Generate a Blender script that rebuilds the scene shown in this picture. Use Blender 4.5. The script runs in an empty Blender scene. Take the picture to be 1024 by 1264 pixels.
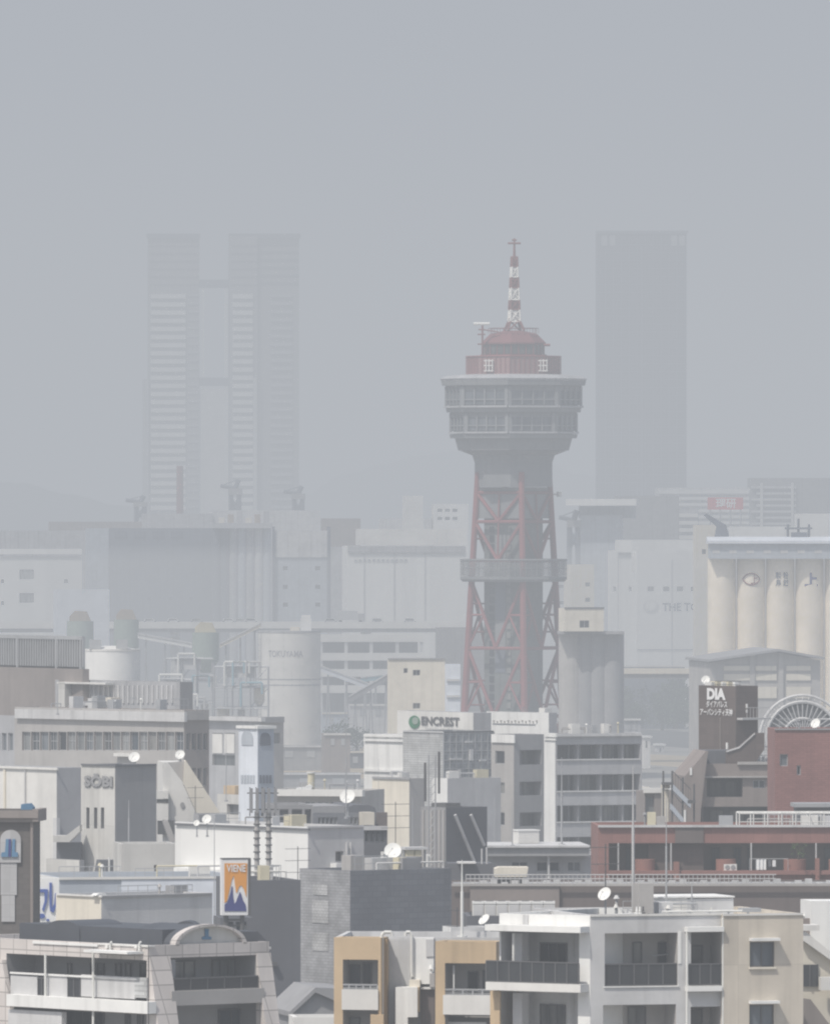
import bpy, math, random
from mathutils import Matrix, Vector
random.seed(7)
R_ = math.radians
S = bpy.context.scene
C = S.collection
F, CH, HOR = 13400.0, 52.0, 632.0       # focal length in photo pixels, eye height, horizon row
FOG = (0.458, 0.482, 0.518); SIG = 0.00043

# ------------------------------------------------------------------ materials
def _n(nt, t, **k):
    n = nt.nodes.new(t)
    for a, v in k.items(): setattr(n, a, v)
    return n
MATS = {}
def mat(name, c, var=.15, streak=.12, rough=.85, grid=None, metal=0., scale=1., rnd=0., gmort=.6, bump=0., joint=.02):
    m = bpy.data.materials.new(name); m.use_nodes = True; nt = m.node_tree; L = nt.links
    b = nt.nodes['Principled BSDF']
    b.inputs['Roughness'].default_value = rough; b.inputs['Metallic'].default_value = metal
    tc = _n(nt, 'ShaderNodeTexCoord')
    n1 = _n(nt, 'ShaderNodeTexNoise'); n1.inputs['Scale'].default_value = .22*scale; n1.inputs['Detail'].default_value = 8; n1.inputs['Roughness'].default_value = .65
    L.new(tc.outputs['Object'], n1.inputs['Vector'])
    r1 = _n(nt, 'ShaderNodeMapRange'); r1.inputs['From Min'].default_value = .3; r1.inputs['From Max'].default_value = .7
    r1.inputs['To Min'].default_value = 1-var; r1.inputs['To Max'].default_value = 1+var*.6
    L.new(n1.outputs['Fac'], r1.inputs['Value'])
    mp = _n(nt, 'ShaderNodeMapping'); mp.inputs['Scale'].default_value = (1.3*scale, 1.3*scale, .05*scale)
    L.new(tc.outputs['Object'], mp.inputs['Vector'])
    n2 = _n(nt, 'ShaderNodeTexNoise'); n2.inputs['Scale'].default_value = 1.0; n2.inputs['Detail'].default_value = 5
    L.new(mp.outputs[0], n2.inputs['Vector'])
    r2 = _n(nt, 'ShaderNodeMapRange'); r2.inputs['From Min'].default_value = .52; r2.inputs['From Max'].default_value = .75
    r2.inputs['To Min'].default_value = 1; r2.inputs['To Max'].default_value = 1-streak
    L.new(n2.outputs['Fac'], r2.inputs['Value'])
    mu = _n(nt, 'ShaderNodeMath', operation='MULTIPLY'); L.new(r1.outputs[0], mu.inputs[0]); L.new(r2.outputs[0], mu.inputs[1])
    last = mu.outputs[0]
    if grid:
        sx = _n(nt, 'ShaderNodeSeparateXYZ'); L.new(tc.outputs['Object'], sx.inputs[0])
        ad = _n(nt, 'ShaderNodeMath', operation='ADD'); L.new(sx.outputs[0], ad.inputs[0]); L.new(sx.outputs[1], ad.inputs[1])
        cb = _n(nt, 'ShaderNodeCombineXYZ'); L.new(ad.outputs[0], cb.inputs[0]); L.new(sx.outputs[2], cb.inputs[1])
        br = _n(nt, 'ShaderNodeTexBrick'); br.offset = grid[2] if len(grid) > 2 else 0.
        br.inputs['Scale'].default_value = 1; br.inputs['Brick Width'].default_value = grid[0]; br.inputs['Row Height'].default_value = grid[1]
        br.inputs['Mortar Size'].default_value = joint; br.inputs['Mortar Smooth'].default_value = .3
        br.inputs['Color1'].default_value = (1, 1, 1, 1); br.inputs['Color2'].default_value = (.86, .86, .86, 1)
        br.inputs['Mortar'].default_value = (gmort, gmort, gmort, 1)
        L.new(cb.outputs[0], br.inputs['Vector'])
        m2 = _n(nt, 'ShaderNodeMath', operation='MULTIPLY'); L.new(last, m2.inputs[0]); L.new(br.outputs['Color'], m2.inputs[1]); last = m2.outputs[0]
    if rnd:
        oi = _n(nt, 'ShaderNodeObjectInfo'); r3 = _n(nt, 'ShaderNodeMapRange'); r3.inputs['To Min'].default_value = 1-rnd; r3.inputs['To Max'].default_value = 1+rnd
        L.new(oi.outputs['Random'], r3.inputs['Value'])
        m3 = _n(nt, 'ShaderNodeMath', operation='MULTIPLY'); L.new(last, m3.inputs[0]); L.new(r3.outputs[0], m3.inputs[1]); last = m3.outputs[0]
    vm = _n(nt, 'ShaderNodeVectorMath', operation='SCALE'); vm.inputs[0].default_value = c[:3]
    L.new(last, vm.inputs['Scale']); L.new(vm.outputs[0], b.inputs['Base Color'])
    if bump:
        bp = _n(nt, 'ShaderNodeBump'); bp.inputs['Strength'].default_value = bump; bp.inputs['Distance'].default_value = .05
        L.new(n1.outputs['Fac'], bp.inputs['Height']); L.new(bp.outputs[0], b.inputs['Normal'])
    MATS[name] = m
    return m
def glassmat(name, a, b_, rough=.15):
    m = bpy.data.materials.new(name); m.use_nodes = True; nt = m.node_tree; L = nt.links
    b = nt.nodes['Principled BSDF']; b.inputs['Roughness'].default_value = rough
    oi = _n(nt, 'ShaderNodeObjectInfo'); tc = _n(nt, 'ShaderNodeTexCoord'); no = _n(nt, 'ShaderNodeTexNoise'); no.inputs['Scale'].default_value = .9
    mp = _n(nt, 'ShaderNodeMapping'); mp.inputs['Scale'].default_value = (1.6, 1.6, .25)
    L.new(tc.outputs['Object'], mp.inputs[0]); L.new(mp.outputs[0], no.inputs['Vector'])
    ad = _n(nt, 'ShaderNodeMath', operation='MULTIPLY'); L.new(oi.outputs['Random'], ad.inputs[0]); L.new(no.outputs['Fac'], ad.inputs[1])
    rp = _n(nt, 'ShaderNodeValToRGB'); rp.color_ramp.elements[0].position = .12; rp.color_ramp.elements[1].position = .62
    rp.color_ramp.elements[0].color = (*a, 1); rp.color_ramp.elements[1].color = (*b_, 1)
    L.new(ad.outputs[0], rp.inputs[0]); L.new(rp.outputs[0], b.inputs['Base Color'])
    MATS[name] = m; return m

mat('white', (.82, .82, .80), var=.12, streak=.2); mat('white_panel', (.83, .83, .81), grid=(3.6, 60.), gmort=.9, var=.05, streak=.05)
mat('offwhite', (.74, .73, .70)); mat('cream', (.74, .69, .59)); mat('cream_tile', (.66, .60, .51), grid=(3.2, 2.9), gmort=.82, var=.14, streak=.18)
mat('concrete', (.63, .62, .59), streak=.16, grid=(1.8, 2.7), gmort=.86, joint=.03); mat('lightgrey', (.60, .60, .60), var=.2, streak=.22); mat('lightgrey_tile', (.47, .47, .475), grid=(1.2, .6), gmort=.85)
mat('warmgrey', (.42, .405, .39)); mat('midgrey', (.30, .302, .31)); mat('grey_plain', (.42, .425, .44), var=.2, streak=.2)
mat('darkgrey', (.20, .21, .235), grid=(.6, .3, .5), gmort=.8); mat('charcoal', (.125, .13, .147)); mat('roofdark', (.075, .082, .097), rough=.6)
mat('brickgrey', (.36, .365, .38), grid=(.45, .16, .5), gmort=.7, var=.35, scale=2.5); mat('brickgrey_light', (.48, .485, .49), grid=(.3, .16, .5), gmort=.65, var=.4, scale=3.); mat('brown', (.15, .125, .118)); mat('brown_light', (.26, .225, .21)); mat('taupe', (.27, .24, .225))
mat('dia_brown', (.125, .098, .09), grid=(.9, .45), gmort=.85); mat('redbrick', (.30, .145, .13), grid=(.5, .14, .5), gmort=.75, var=.2); mat('redtile', (.30, .15, .13), grid=(.9, .5), gmort=.8, var=.2)
mat('terracotta', (.28, .135, .11), var=.2); mat('ochre', (.58, .44, .28), var=.18, streak=.22); mat('ochre_shade', (.40, .27, .14))
mat('pinktile', (.68, .635, .605), grid=(.95, .63), gmort=.55, joint=.03); mat('jl_brown', (.14, .128, .122), grid=(.5, .25, .5), gmort=.85)
mat('bluegrey', (.44, .48, .53)); mat('paleblue', (.72, .76, .82)); mat('paleblue_shade', (.42, .47, .54)); mat('asphalt', (.10, .10, .10), var=.3)
mat('sand', (.42, .35, .25), var=.3); mat('rooflead', (.32, .325, .33), var=.2); mat('metal', (.45, .46, .47), rough=.5, metal=.3); mat('metaldark', (.10, .10, .105), rough=.6)
mat('dish_white', (.80, .80, .77), streak=.05, var=.05, rough=.6); mat('pipe_white', (.74, .74, .71), streak=.2); mat('pipegrey', (.5, .5, .5)); mat('beige_metal', (.62, .57, .42))
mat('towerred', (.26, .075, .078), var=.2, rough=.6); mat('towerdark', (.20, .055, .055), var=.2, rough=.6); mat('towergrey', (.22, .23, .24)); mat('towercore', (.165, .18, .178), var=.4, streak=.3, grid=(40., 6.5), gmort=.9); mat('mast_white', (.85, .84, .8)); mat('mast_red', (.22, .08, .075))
mat('deckgrey', (.25, .26, .27)); mat('crownfence', (.30, .17, .165)); mat('towercrown', (.20, .07, .075), rough=.8); mat('web', (.21, .22, .235)); mat('signblue', (.05, .10, .36), var=.1); mat('emblemblue', (.10, .22, .36), var=.1); mat('orange', (.75, .33, .06), var=.08); mat('navy', (.05, .06, .22), var=.1); mat('signwhite', (.80, .80, .80), var=.06); mat('signdark', (.10, .10, .11), var=.1); mat('signgreen', (.04, .20, .10), var=.3); mat('signred', (.55, .06, .07))
mat('greenbin', (.30, .37, .32)); mat('rust', (.36, .29, .22)); mat('yellow', (.56, .49, .33)); mat('aquablue', (.25, .42, .48)); mat('silocream', (.90, .81, .67), streak=.06); mat('slate', (.14, .16, .20)); mat('slate_dark', (.11, .125, .165)); mat('glass_tower', (.06, .072, .10), grid=(3.4, 3.4), gmort=1.5, joint=.12)
mat('hill', (.045, .06, .055), var=.4, scale=.02); mat('bark', (.08, .06, .045)); mat('leaf', (.055, .085, .045), var=.5, scale=3., rnd=.2); mat('leaf_bright', (.10, .17, .05), var=.4, scale=3.); mat('ground', (.30, .29, .27), var=.35, scale=.15)
mat('paint', (.55, .55, .55), rough=.3, rnd=.45, streak=0, var=.05); mat('tyre', (.03, .03, .03)); mat('cloth', (.82, .82, .82), streak=0); mat('lattice', (.55, .56, .56), grid=(2.4, .22, .5), gmort=.72, var=.3, scale=2.5, joint=.05); mat('lattice_shade', (.32, .335, .345), grid=(.9, .9, .3), gmort=1.35, var=.45, scale=3., joint=.04)
glassmat('glass', (.018, .022, .03), (.26, .26, .25)); glassmat('glass_grey', (.07, .08, .09), (.30, .31, .31)); glassmat('glass_rail', (.03, .032, .037), (.055, .06, .065), .2)
glassmat('glass_blue', (.05, .065, .085), (.20, .22, .24))
def MT(m): return MATS[m] if isinstance(m, str) else m

# ------------------------------------------------------------------ frames and meshes (world metres)
class Fr:
    """vertical plane through (x,y): u runs along it, v into it, z up"""
    def __init__(s, O, a): s.O = O; s.a = a; r = R_(a); s.U = (math.cos(r), math.sin(r)); s.V = (-math.sin(r), math.cos(r))
    def pt(s, u, v, z): return Vector((s.O[0]+u*s.U[0]+v*s.V[0], s.O[1]+u*s.U[1]+v*s.V[1], z))
    def ut(s, px, off=0.):
        k = (px-512)/F; ox = s.O[0]+off*s.V[0]; oy = s.O[1]+off*s.V[1]
        u = (k*oy-ox)/(s.U[0]-k*s.U[1]); return u, oy+u*s.U[1]
    def u(s, px, off=0.): return s.ut(px, off)[0]
    def z(s, px, py, off=0.): return CH-(py-HOR)*s.ut(px, off)[1]/F
    def rect(s, x0, x1, y0, y1, off=0.):
        m = (x0+x1)/2; return s.u(x0, off), s.u(x1, off), s.z(m, y1, off), s.z(m, y0, off)
    def p(s, px, py, off=0.): return s.u(px, off), s.z(px, py, off)
def FP(px, D, a=0.): return Fr(((px-512)*D/F, D), a)
def W(px, py, D): return Vector(((px-512)*D/F, D, CH-(py-HOR)*D/F))
class MB:
    def __init__(s): s.v = []; s.f = []; s.mi = []; s.sm = []; s.cur = 0; s.smooth = False
    def add(s, pts, faces):
        b = len(s.v); s.v += [Vector(p) for p in pts]
        for f in faces: s.f.append([b+i for i in f]); s.mi.append(s.cur); s.sm.append(s.smooth)
    def quad(s, *p): s.add(p, [range(len(p))]); return s
    def box(s, fr, u0, u1, v0, v1, z0, z1):
        P = [fr.pt(u, v, z) for z in (z0, z1) for u, v in ((u0, v0), (u1, v0), (u1, v1), (u0, v1))]
        s.add(P, [(3, 2, 1, 0), (4, 5, 6, 7), (0, 1, 5, 4), (1, 2, 6, 5), (2, 3, 7, 6), (3, 0, 4, 7)]); return s
    def prism(s, fr, poly, v0, v1):
        n = len(poly); P = [fr.pt(u, v0, z) for u, z in poly]+[fr.pt(u, v1, z) for u, z in poly]
        s.add(P, [list(range(n)), list(range(2*n-1, n-1, -1))]+[(i, n+i, n+(i+1) % n, (i+1) % n) for i in range(n)]); return s
    def vprism(s, fr, poly, u0, u1):     # poly in (v,z)
        n = len(poly); P = [fr.pt(u0, v, z) for v, z in poly]+[fr.pt(u1, v, z) for v, z in poly]
        s.add(P, [list(range(n)), list(range(2*n-1, n-1, -1))]+[(i, n+i, n+(i+1) % n, (i+1) % n) for i in range(n)]); return s
    def tube(s, a, b, r, n=6, r2=None):
        a = Vector(a); b = Vector(b); d = (b-a).normalized(); x = d.orthogonal().normalized(); y = d.cross(x); r2 = r if r2 is None else r2
        P = [a+(x*math.cos(t)+y*math.sin(t))*r for t in [2*math.pi*i/n for i in range(n)]]+[b+(x*math.cos(t)+y*math.sin(t))*r2 for t in [2*math.pi*i/n for i in range(n)]]
        s.add(P, [(i, (i+1) % n, n+(i+1) % n, n+i) for i in range(n)]+[list(range(n-1, -1, -1)), list(range(n, 2*n))]); return s
    def path(s, pts, r, n=6):
        for a, b in zip(pts, pts[1:]): s.tube(a, b, r, n)
        return s
    def cyl(s, c, z0, z1, r, n=32, r2=None, rot=0.):
        r2 = r if r2 is None else r2; A = [rot+2*math.pi*i/n for i in range(n)]
        P = [Vector((c[0]+r*math.cos(t), c[1]+r*math.sin(t), z0)) for t in A]+[Vector((c[0]+r2*math.cos(t), c[1]+r2*math.sin(t), z1)) for t in A]
        sm = s.smooth; s.add(P, [(i, (i+1) % n, n+(i+1) % n, n+i) for i in range(n)]); s.smooth = False
        s.add(P[n:], [range(n)]); s.add(P[:n], [range(n-1, -1, -1)]); s.smooth = sm; return s
    def build(s, name, m, parent=None, label=None):
        me = bpy.data.meshes.new(name); inv = parent_inv(parent)
        me.from_pydata([inv @ v for v in s.v], [], [list(f) for f in s.f])
        for x in (m if isinstance(m, (list, tuple)) else [m]): me.materials.append(MT(x))
        for i, p in enumerate(me.polygons): p.material_index = s.mi[i]; p.use_smooth = s.sm[i]
        me.update(); o = bpy.data.objects.new(name, me); C.objects.link(o)
        if parent: o.parent = parent
        if label: o['label'] = label
        return o
def parent_inv(p):
    while p is not None and p.parent: p = p.parent
    return (Matrix.Translation(p.location) @ p.rotation_euler.to_matrix().to_4x4()).inverted() if p else Matrix()
def thing(name, label, cat, loc, rz=0., group=None):
    o = bpy.data.objects.new(name, None); C.objects.link(o); o.empty_display_size = .5
    o.location = loc; o.rotation_euler = (0, 0, R_(rz)); tag(o, label, cat, group); return o
def tag(o, label, cat, group=None):
    o['label'] = label; o['category'] = cat
    if group: o['group'] = group
    return o
def at(o, loc):
    """give a one-mesh thing its origin at its base"""
    loc = Vector(loc); o.data.transform(Matrix.Translation(-loc)); o.location = loc; return o
def struct(mb, name, m): o = mb.build(name, m); o['kind'] = 'structure'; return o
def copy_tree(o, parent=None):
    c = o.copy(); C.objects.link(c); c.parent = parent
    for ch in list(o.children): copy_tree(ch, c)
    return c

# ------------------------------------------------------------------ buildings
class Mass:
    def __init__(s, b, fr, x0, x1, ytop, depth=None, xl=None, z0=0., off=0., mat='white', matL=None, par=.45, inner=None, roofm='rooflead', ybot=None, zt=None):
        s.b = b; s.off = off; s.fr = fr
        u0 = fr.u(x0, off); u1 = fr.u(x1, off)
        o = fr.pt(u0, off, 0); s.R = Fr((o.x, o.y), fr.a); s.W = u1-u0
        s.L = Fr((o.x, o.y), fr.a-90); s.dep = depth if depth else -s.L.u(xl)
        e = s.R.pt(s.W, 0, 0); s.Q = Fr((e.x, e.y), fr.a+90)
        xn = x0 if fr.a >= 0 else x1
        s.zt = zt if zt else fr.z(xn, ytop, off); s.z0 = z0 if ybot is None else fr.z(xn, ybot, off)
        s.m = mat; s.mL = matL or mat; s.par = par; s.h = {'R': [], 'L': [], 'Q': []}; s.inner = inner or mat; s.todo = []; s.roofm = roofm
    def fc(s, f): return {'R': s.R, 'L': s.L, 'Q': s.Q}[f]
    def recess(s, f, x0, x1, y0, y1, d, back=True):
        r = s.fc(f).rect(x0, x1, y0, y1); lo, hi = {'R': (0, s.W), 'L': (-s.dep, 0), 'Q': (0, s.dep)}[f]
        r = (max(r[0], lo+.06), min(r[1], hi-.06), max(r[2], s.z0+.05), min(r[3], s.zt-.05)); s.h[f].append((*r, d, back)); return r
    def win(s, f, x0, x1, y0, y1, n=2, rec=.16, g='glass', fm='metal', sill=None, fw=.06, hb=0):
        r = s.recess(f, x0, x1, y0, y1, rec, False); s.todo.append((f, r, n, rec, g, fm, sill, fw, hb)); return r
    def panel(s, f, x0, x1, y0, y1, v0, v1, name, m, label=None):
        fr = s.fc(f); r = fr.rect(x0, x1, y0, y1, v0); mb = MB().box(fr, r[0], r[1], v0, v1, r[2], r[3]); return mb.build(name, m, s.b, label)
    def door(s, f, x0, x1, y0, y1, d, g='glass', name='door', fm='metaldark', n=2):
        fr = s.fc(f); r = fr.rect(x0, x1, y0, y1, d-.05); o = MB().box(fr, r[0], r[1], d-.05, d-.003, r[2], r[3]).build(name, g, s.b)
        mb = MB(); w = .05
        for i in range(n+1):
            u = r[0]+(r[1]-r[0])*i/n; mb.box(fr, u-w/2, u+w/2, d-.09, d-.051, r[2], r[3])
        mb.box(fr, r[0]+w/2, r[1]-w/2, d-.088, d-.052, r[3]-w, r[3]); mb.build('frame', fm, o); return o
    def rail(s, f, x0, x1, y0, y1, v, n=6, g='glass_rail', fm='metaldark', bars=0):
        fr = s.fc(f); u0, u1, z0, z1 = fr.rect(x0, x1, y0, y1, v); mb = MB()
        mb.box(fr, u0, u1, v-.04, v+.04, z1-.06, z1); mb.box(fr, u0, u1, v-.03, v+.03, z0, z0+.05)
        for i in range(n+1):
            u = u0+(u1-u0)*i/n; mb.box(fr, u-.03, u+.03, v-.032, v+.032, z0+.05, z1-.06)
        for i in range(bars): zz = z0+(z1-z0)*(i+1)/(bars+1); mb.box(fr, u0, u1, v-.015, v+.015, zz-.015, zz+.015)
        o = mb.build('railing', fm, s.b)
        if g: MB().box(fr, u0+.02, u1-.02, v-.01, v+.01, z0+.051, z1-.061).build('pane', g, o)
        return o
    def grid(s, mb, f, P, a0, a1, z0, z1):
        H = s.h[f]; us = sorted({a0, a1, *[h[0] for h in H], *[h[1] for h in H]}); zs = sorted({z0, z1, *[h[2] for h in H], *[h[3] for h in H]})
        for i in range(len(us)-1):
            for j in range(len(zs)-1):
                a, b, c, d = us[i], us[i+1], zs[j], zs[j+1]; ma, mz = (a+b)/2, (c+d)/2
                if any(h[0] < ma < h[1] and h[2] < mz < h[3] for h in H): continue
                mb.quad(P(a, 0, c), P(b, 0, c), P(b, 0, d), P(a, 0, d))
        for a, b, c, d, dep, back in H:
            cur = mb.cur; mb.cur = 2
            for A, B in (((a, c), (b, c)), ((b, c), (b, d)), ((b, d), (a, d)), ((a, d), (a, c))):
                mb.quad(P(A[0], 0, A[1]), P(A[0], dep, A[1]), P(B[0], dep, B[1]), P(B[0], 0, B[1]))
            if back: mb.quad(P(a, dep, c), P(b, dep, c), P(b, dep, d), P(a, dep, d))
            mb.cur = cur
    def build(s, name='wall', label=None):
        mb = MB(); z0, z1, Wd, Dp, p = s.z0, s.zt, s.W, s.dep, s.par
        s.grid(mb, 'R', s.R.pt, 0, Wd, z0, z1); mb.cur = 1
        s.grid(mb, 'L', s.L.pt, -Dp, 0, z0, z1); mb.cur = 0
        s.grid(mb, 'Q', s.Q.pt, 0, Dp, z0, z1)
        q = s.R.pt
        mb.quad(q(0, Dp, z0), q(Wd, Dp, z0), q(Wd, Dp, z1), q(0, Dp, z1))
        t = min(.22, Wd*.2, Dp*.2) if p else 0
        if p:
            o = [(0, 0), (Wd, 0), (Wd, Dp), (0, Dp)]; i_ = [(t, t), (Wd-t, t), (Wd-t, Dp-t), (t, Dp-t)]
            for k in range(4):
                k2 = (k+1) % 4
                mb.quad(q(*o[k], z1), q(*o[k2], z1), q(*i_[k2], z1), q(*i_[k], z1)); mb.quad(q(*i_[k], z1), q(*i_[k2], z1), q(*i_[k2], z1-p), q(*i_[k], z1-p))
        w = mb.build(name, [s.m, s.mL, s.inner], s.b, label)
        MB().quad(q(t, t, z1-p), q(Wd-t, t, z1-p), q(Wd-t, Dp-t, z1-p), q(t, Dp-t, z1-p)).build('roof', s.roofm, s.b)
        for f, r, n, rec, g, fm, sill, fw, hb in s.todo:
            fr = s.fc(f); a, b, c, d = r[:4]
            o = MB().quad(fr.pt(a, rec, c), fr.pt(b, rec, c), fr.pt(b, rec, d), fr.pt(a, rec, d)).build('window', g, s.b)
            if fm:
                m2 = MB()
                for i in range(n+1):
                    u = a+(b-a)*i/n; uu = min(max(u, a+fw/2), b-fw/2); m2.box(fr, uu-fw/2, uu+fw/2, rec-.05, rec-.002, c, d)
                m2.box(fr, a+fw, b-fw, rec-.048, rec-.003, c, c+fw); m2.box(fr, a+fw, b-fw, rec-.048, rec-.003, d-fw, d)
                for i in range(hb): zz = c+(d-c)*(i+1)/(hb+1); m2.box(fr, a+fw, b-fw, rec-.046, rec-.003, zz-fw/2, zz+fw/2)
                m2.build('frame', fm, o)
            if sill: MB().box(fr, a-.05, b+.05, -.1, .05, c-.09, c-.003).build('sill', sill, o)
        s.roof = z1-p; return s
def bld(name, label, cat, px, D, a=0., group=None):
    x = (px-512)*D/F; return thing(name, label, cat, (x, D, 0), a, group), Fr((x, D), a)

def text(body, fr, x0, x1, y0, y1, off, m, parent, name='lettering', pt=None, bold=0., thick=.03, flip=False):
    cu = bpy.data.curves.new('t', 'FONT'); cu.body = body; cu.offset = bold; cu.resolution_u = 3
    o = bpy.data.objects.new('t', cu); C.objects.link(o)
    me = bpy.data.meshes.new_from_object(o.evaluated_get(bpy.context.evaluated_depsgraph_get()))
    bpy.data.objects.remove(o); bpy.data.curves.remove(cu)
    xs = [v.co.x for v in me.vertices]; ys = [v.co.y for v in me.vertices]; X0, X1, Y0, Y1 = min(xs), max(xs), min(ys), max(ys)
    r = fr.rect(x0, x1, y0, y1, off) if fr else (x0, x1, y0, y1); mb = MB(); pt = pt or (lambda u, z, k: fr.pt(u, off-k, z))
    P = [pt(r[0]+(v.co.x-X0)/(X1-X0)*(r[1]-r[0]), r[2]+(v.co.y-Y0)/(Y1-Y0)*(r[3]-r[2]), thick) for v in me.vertices]
    mb.add(P, [list(p.vertices) for p in me.polygons]); bpy.data.meshes.remove(me)
    return mb.build(name, m, parent)
def disc(fr, px, py, rx, ry, off, th, m, parent, name, n=28):
    u, z = fr.p(px, py, off); du = fr.u(px+rx, off)-u; dz = abs(fr.z(px, py+ry, off)-z)
    return MB().prism(fr, [(u+du*math.cos(2*math.pi*i/n), z+dz*math.sin(2*math.pi*i/n)) for i in range(n)], off-th, off).build(name, m, parent)
def pxpoly(fr, pts, off=0.): return [fr.p(x, y, off) for x, y in pts]

# ------------------------------------------------------------------ small rooftop things
def rod(px, y0, D, zb, label, r=.035, name='lightning_rod', m='metal', group='slender rods rising from the rooftops'):
    a = W(px, y0, D); b = Vector((a.x, a.y, zb)); mb = MB(); h = a.z-zb
    mb.tube(b, b+Vector((0, 0, h*.6)), r*1.25, 6); mb.tube(b+Vector((0, 0, h*.6)), b+Vector((0, 0, h)), r*.8, 6, r*.4); mb.tube(b, b+Vector((0, 0, .15)), r*4, 8)
    return at(tag(mb.build(name, m), label, 'rod', group), b)
def yagi(px, y0, D, zb, label, w=1.3, n=3, m='metaldark'):
    a = W(px, y0, D); b = Vector((a.x, a.y, zb)); t = thing('television_antenna', label, 'antenna', b, 0, 'television antennas on the rooftops')
    MB().tube(b, a, .028, 6).build('mast', m, t)
    for i in range(n):
        z = a.z-.15-i*.75; mb = MB(); p = Vector((a.x, a.y, z)); d = Vector((.86, .5, 0)); e = Vector((-.5, .86, 0))
        mb.tube(p-d*w*.6, p+d*w*.6, .018, 5)
        for k in range(7): c = p+d*w*(-.55+k*.18); mb.tube(c-e*.3, c+e*.3, .01, 4)
        mb.build('element', m, t)
    return t
def dish(px, py, D, rpx, zb, label, az=-25., el=35., kind='satellite_dish'):
    c = W(px, py, D); r = rpx*D/F; t = thing(kind, label, 'satellite dish', (c.x, c.y, zb), 0, 'white satellite dishes on the rooftops')
    n = Vector((math.sin(R_(az))*math.cos(R_(el)), -math.cos(R_(az))*math.cos(R_(el)), math.sin(R_(el)))); x = n.orthogonal().normalized(); y = n.cross(x)
    mb = MB(); mb.smooth = True; rings = 5; seg = 28; P = [c-n*.22*r]
    for i in range(1, rings+1):
        q = i/rings
        for k in range(seg): a = 2*math.pi*k/seg; P.append(c+(x*math.cos(a)+y*math.sin(a))*r*q+n*(.22*r*(q*q-1)))
    fs = [(0, 1+k, 1+(k+1) % seg) for k in range(seg)]
    for i in range(rings-1):
        for k in range(seg): a = 1+i*seg+k; b = 1+i*seg+(k+1) % seg; fs.append((a, a+seg, b+seg, b))
    mb.add(P, fs); mb.build('reflector', 'dish_white', t)
    lo = c-n*.22*r; low = (x if abs(x.z) > abs(y.z) else y); low = low if low.z < 0 else -low
    f = c+n*.55*r
    MB().tube(c+low*r*.95, f, .02*max(r, .6), 5).tube(f, f-n*.12*r, .09*r, 8).build('feed_arm', 'pipegrey', t)
    m2 = MB(); back = lo-n*.12*r; m2.tube(lo, back, .16*r, 8); m2.tube(back, (back.x, back.y, zb), .05*r+.03, 8); m2.tube((back.x, back.y, zb), (back.x, back.y, zb+.12), .3*r, 8); m2.build('mast', 'metal', t)
    return t

def clutter(m, n, seed, hmax=1.0, u0=.05, u1=.95, v0=.1, v1=.8):
    rd = random.Random(seed); f = m.R; z = m.zt-m.par; par = m.b
    for k in range(n):
        u = m.W*rd.uniform(u0, u1); v = m.dep*rd.uniform(v0, v1); c = rd.random(); col = rd.choice(['offwhite', 'lightgrey', 'warmgrey', 'metal', 'midgrey', 'beige_metal'])
        if c < .4: w, d, h = rd.uniform(.5, 1.3), rd.uniform(.5, .9), rd.uniform(.7, 1.)*hmax+m.par; MB().box(f, u, u+w, v, v+d, z, z+h).build('roof_equipment', col, par)
        elif c < .6: h = rd.uniform(.6, 1.1)*hmax+m.par; MB().tube(f.pt(u, v, z), f.pt(u, v, z+h), .06, 7).tube(f.pt(u, v, z+h), f.pt(u, v, z+h+.16), .15, 9, .06).build('vent_pipe', col, par)
        elif c < .8:
            L = min(rd.uniform(2, 5), m.W-u); h = rd.uniform(.3, .6)+m.par; MB().path([f.pt(u, v, z), f.pt(u, v, z+h), f.pt(u+L, v, z+h), f.pt(u+L, v, z)], .05, 6).build('pipe', col, par)
        else:
            L = min(rd.uniform(2, 4), m.W-u); mb = MB(); h = .9*hmax+m.par
            for j in range(5): mb.tube(f.pt(u+L*j/4, v, z), f.pt(u+L*j/4, v, z+h), .025, 4)
            mb.tube(f.pt(u, v, z+h), f.pt(u+L, v, z+h), .03, 4).tube(f.pt(u, v, z+h*.6), f.pt(u+L, v, z+h*.6), .02, 4); mb.build('railing', 'metal', par)
# ================================================================== camera, light, haze
cam = bpy.data.cameras.new('camera'); co = bpy.data.objects.new('camera', cam); C.objects.link(co); S.camera = co
co.location = (0, 0, CH); co.rotation_euler = (R_(90), 0, 0)
cam.sensor_fit = 'HORIZONTAL'; cam.sensor_width = 36; cam.lens = 36*F/1024; cam.clip_start = 5; cam.clip_end = 40000
az, el = 40., 57.
sv = Vector((-math.sin(R_(az))*math.cos(R_(el)), -math.cos(R_(az))*math.cos(R_(el)), math.sin(R_(el))))
sl = bpy.data.lights.new('sun', 'SUN'); sl.energy = 4.4; sl.angle = R_(.53); sl.color = (1., .95, .87)
so = bpy.data.objects.new('sun', sl); C.objects.link(so); so.rotation_euler = sv.to_track_quat('Z', 'Y').to_euler(); so.location = (-300, -300, 600)
wd = bpy.data.worlds.new('World'); S.world = wd; wd.use_nodes = True; nt = wd.node_tree
sk = nt.nodes.new('ShaderNodeTexSky'); sk.sky_type = 'NISHITA'; sk.sun_disc = False; sk.sun_elevation = R_(el); sk.sun_rotation = R_(180+az); sk.dust_density = 3.
nt.links.new(sk.outputs[0], nt.nodes['Background'].inputs[0]); nt.nodes['Background'].inputs[1].default_value = .14
S.view_settings.view_transform = 'Standard'; S.view_settings.look = 'None'; S.view_settings.exposure = 0
S.render.engine = 'CYCLES'
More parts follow.
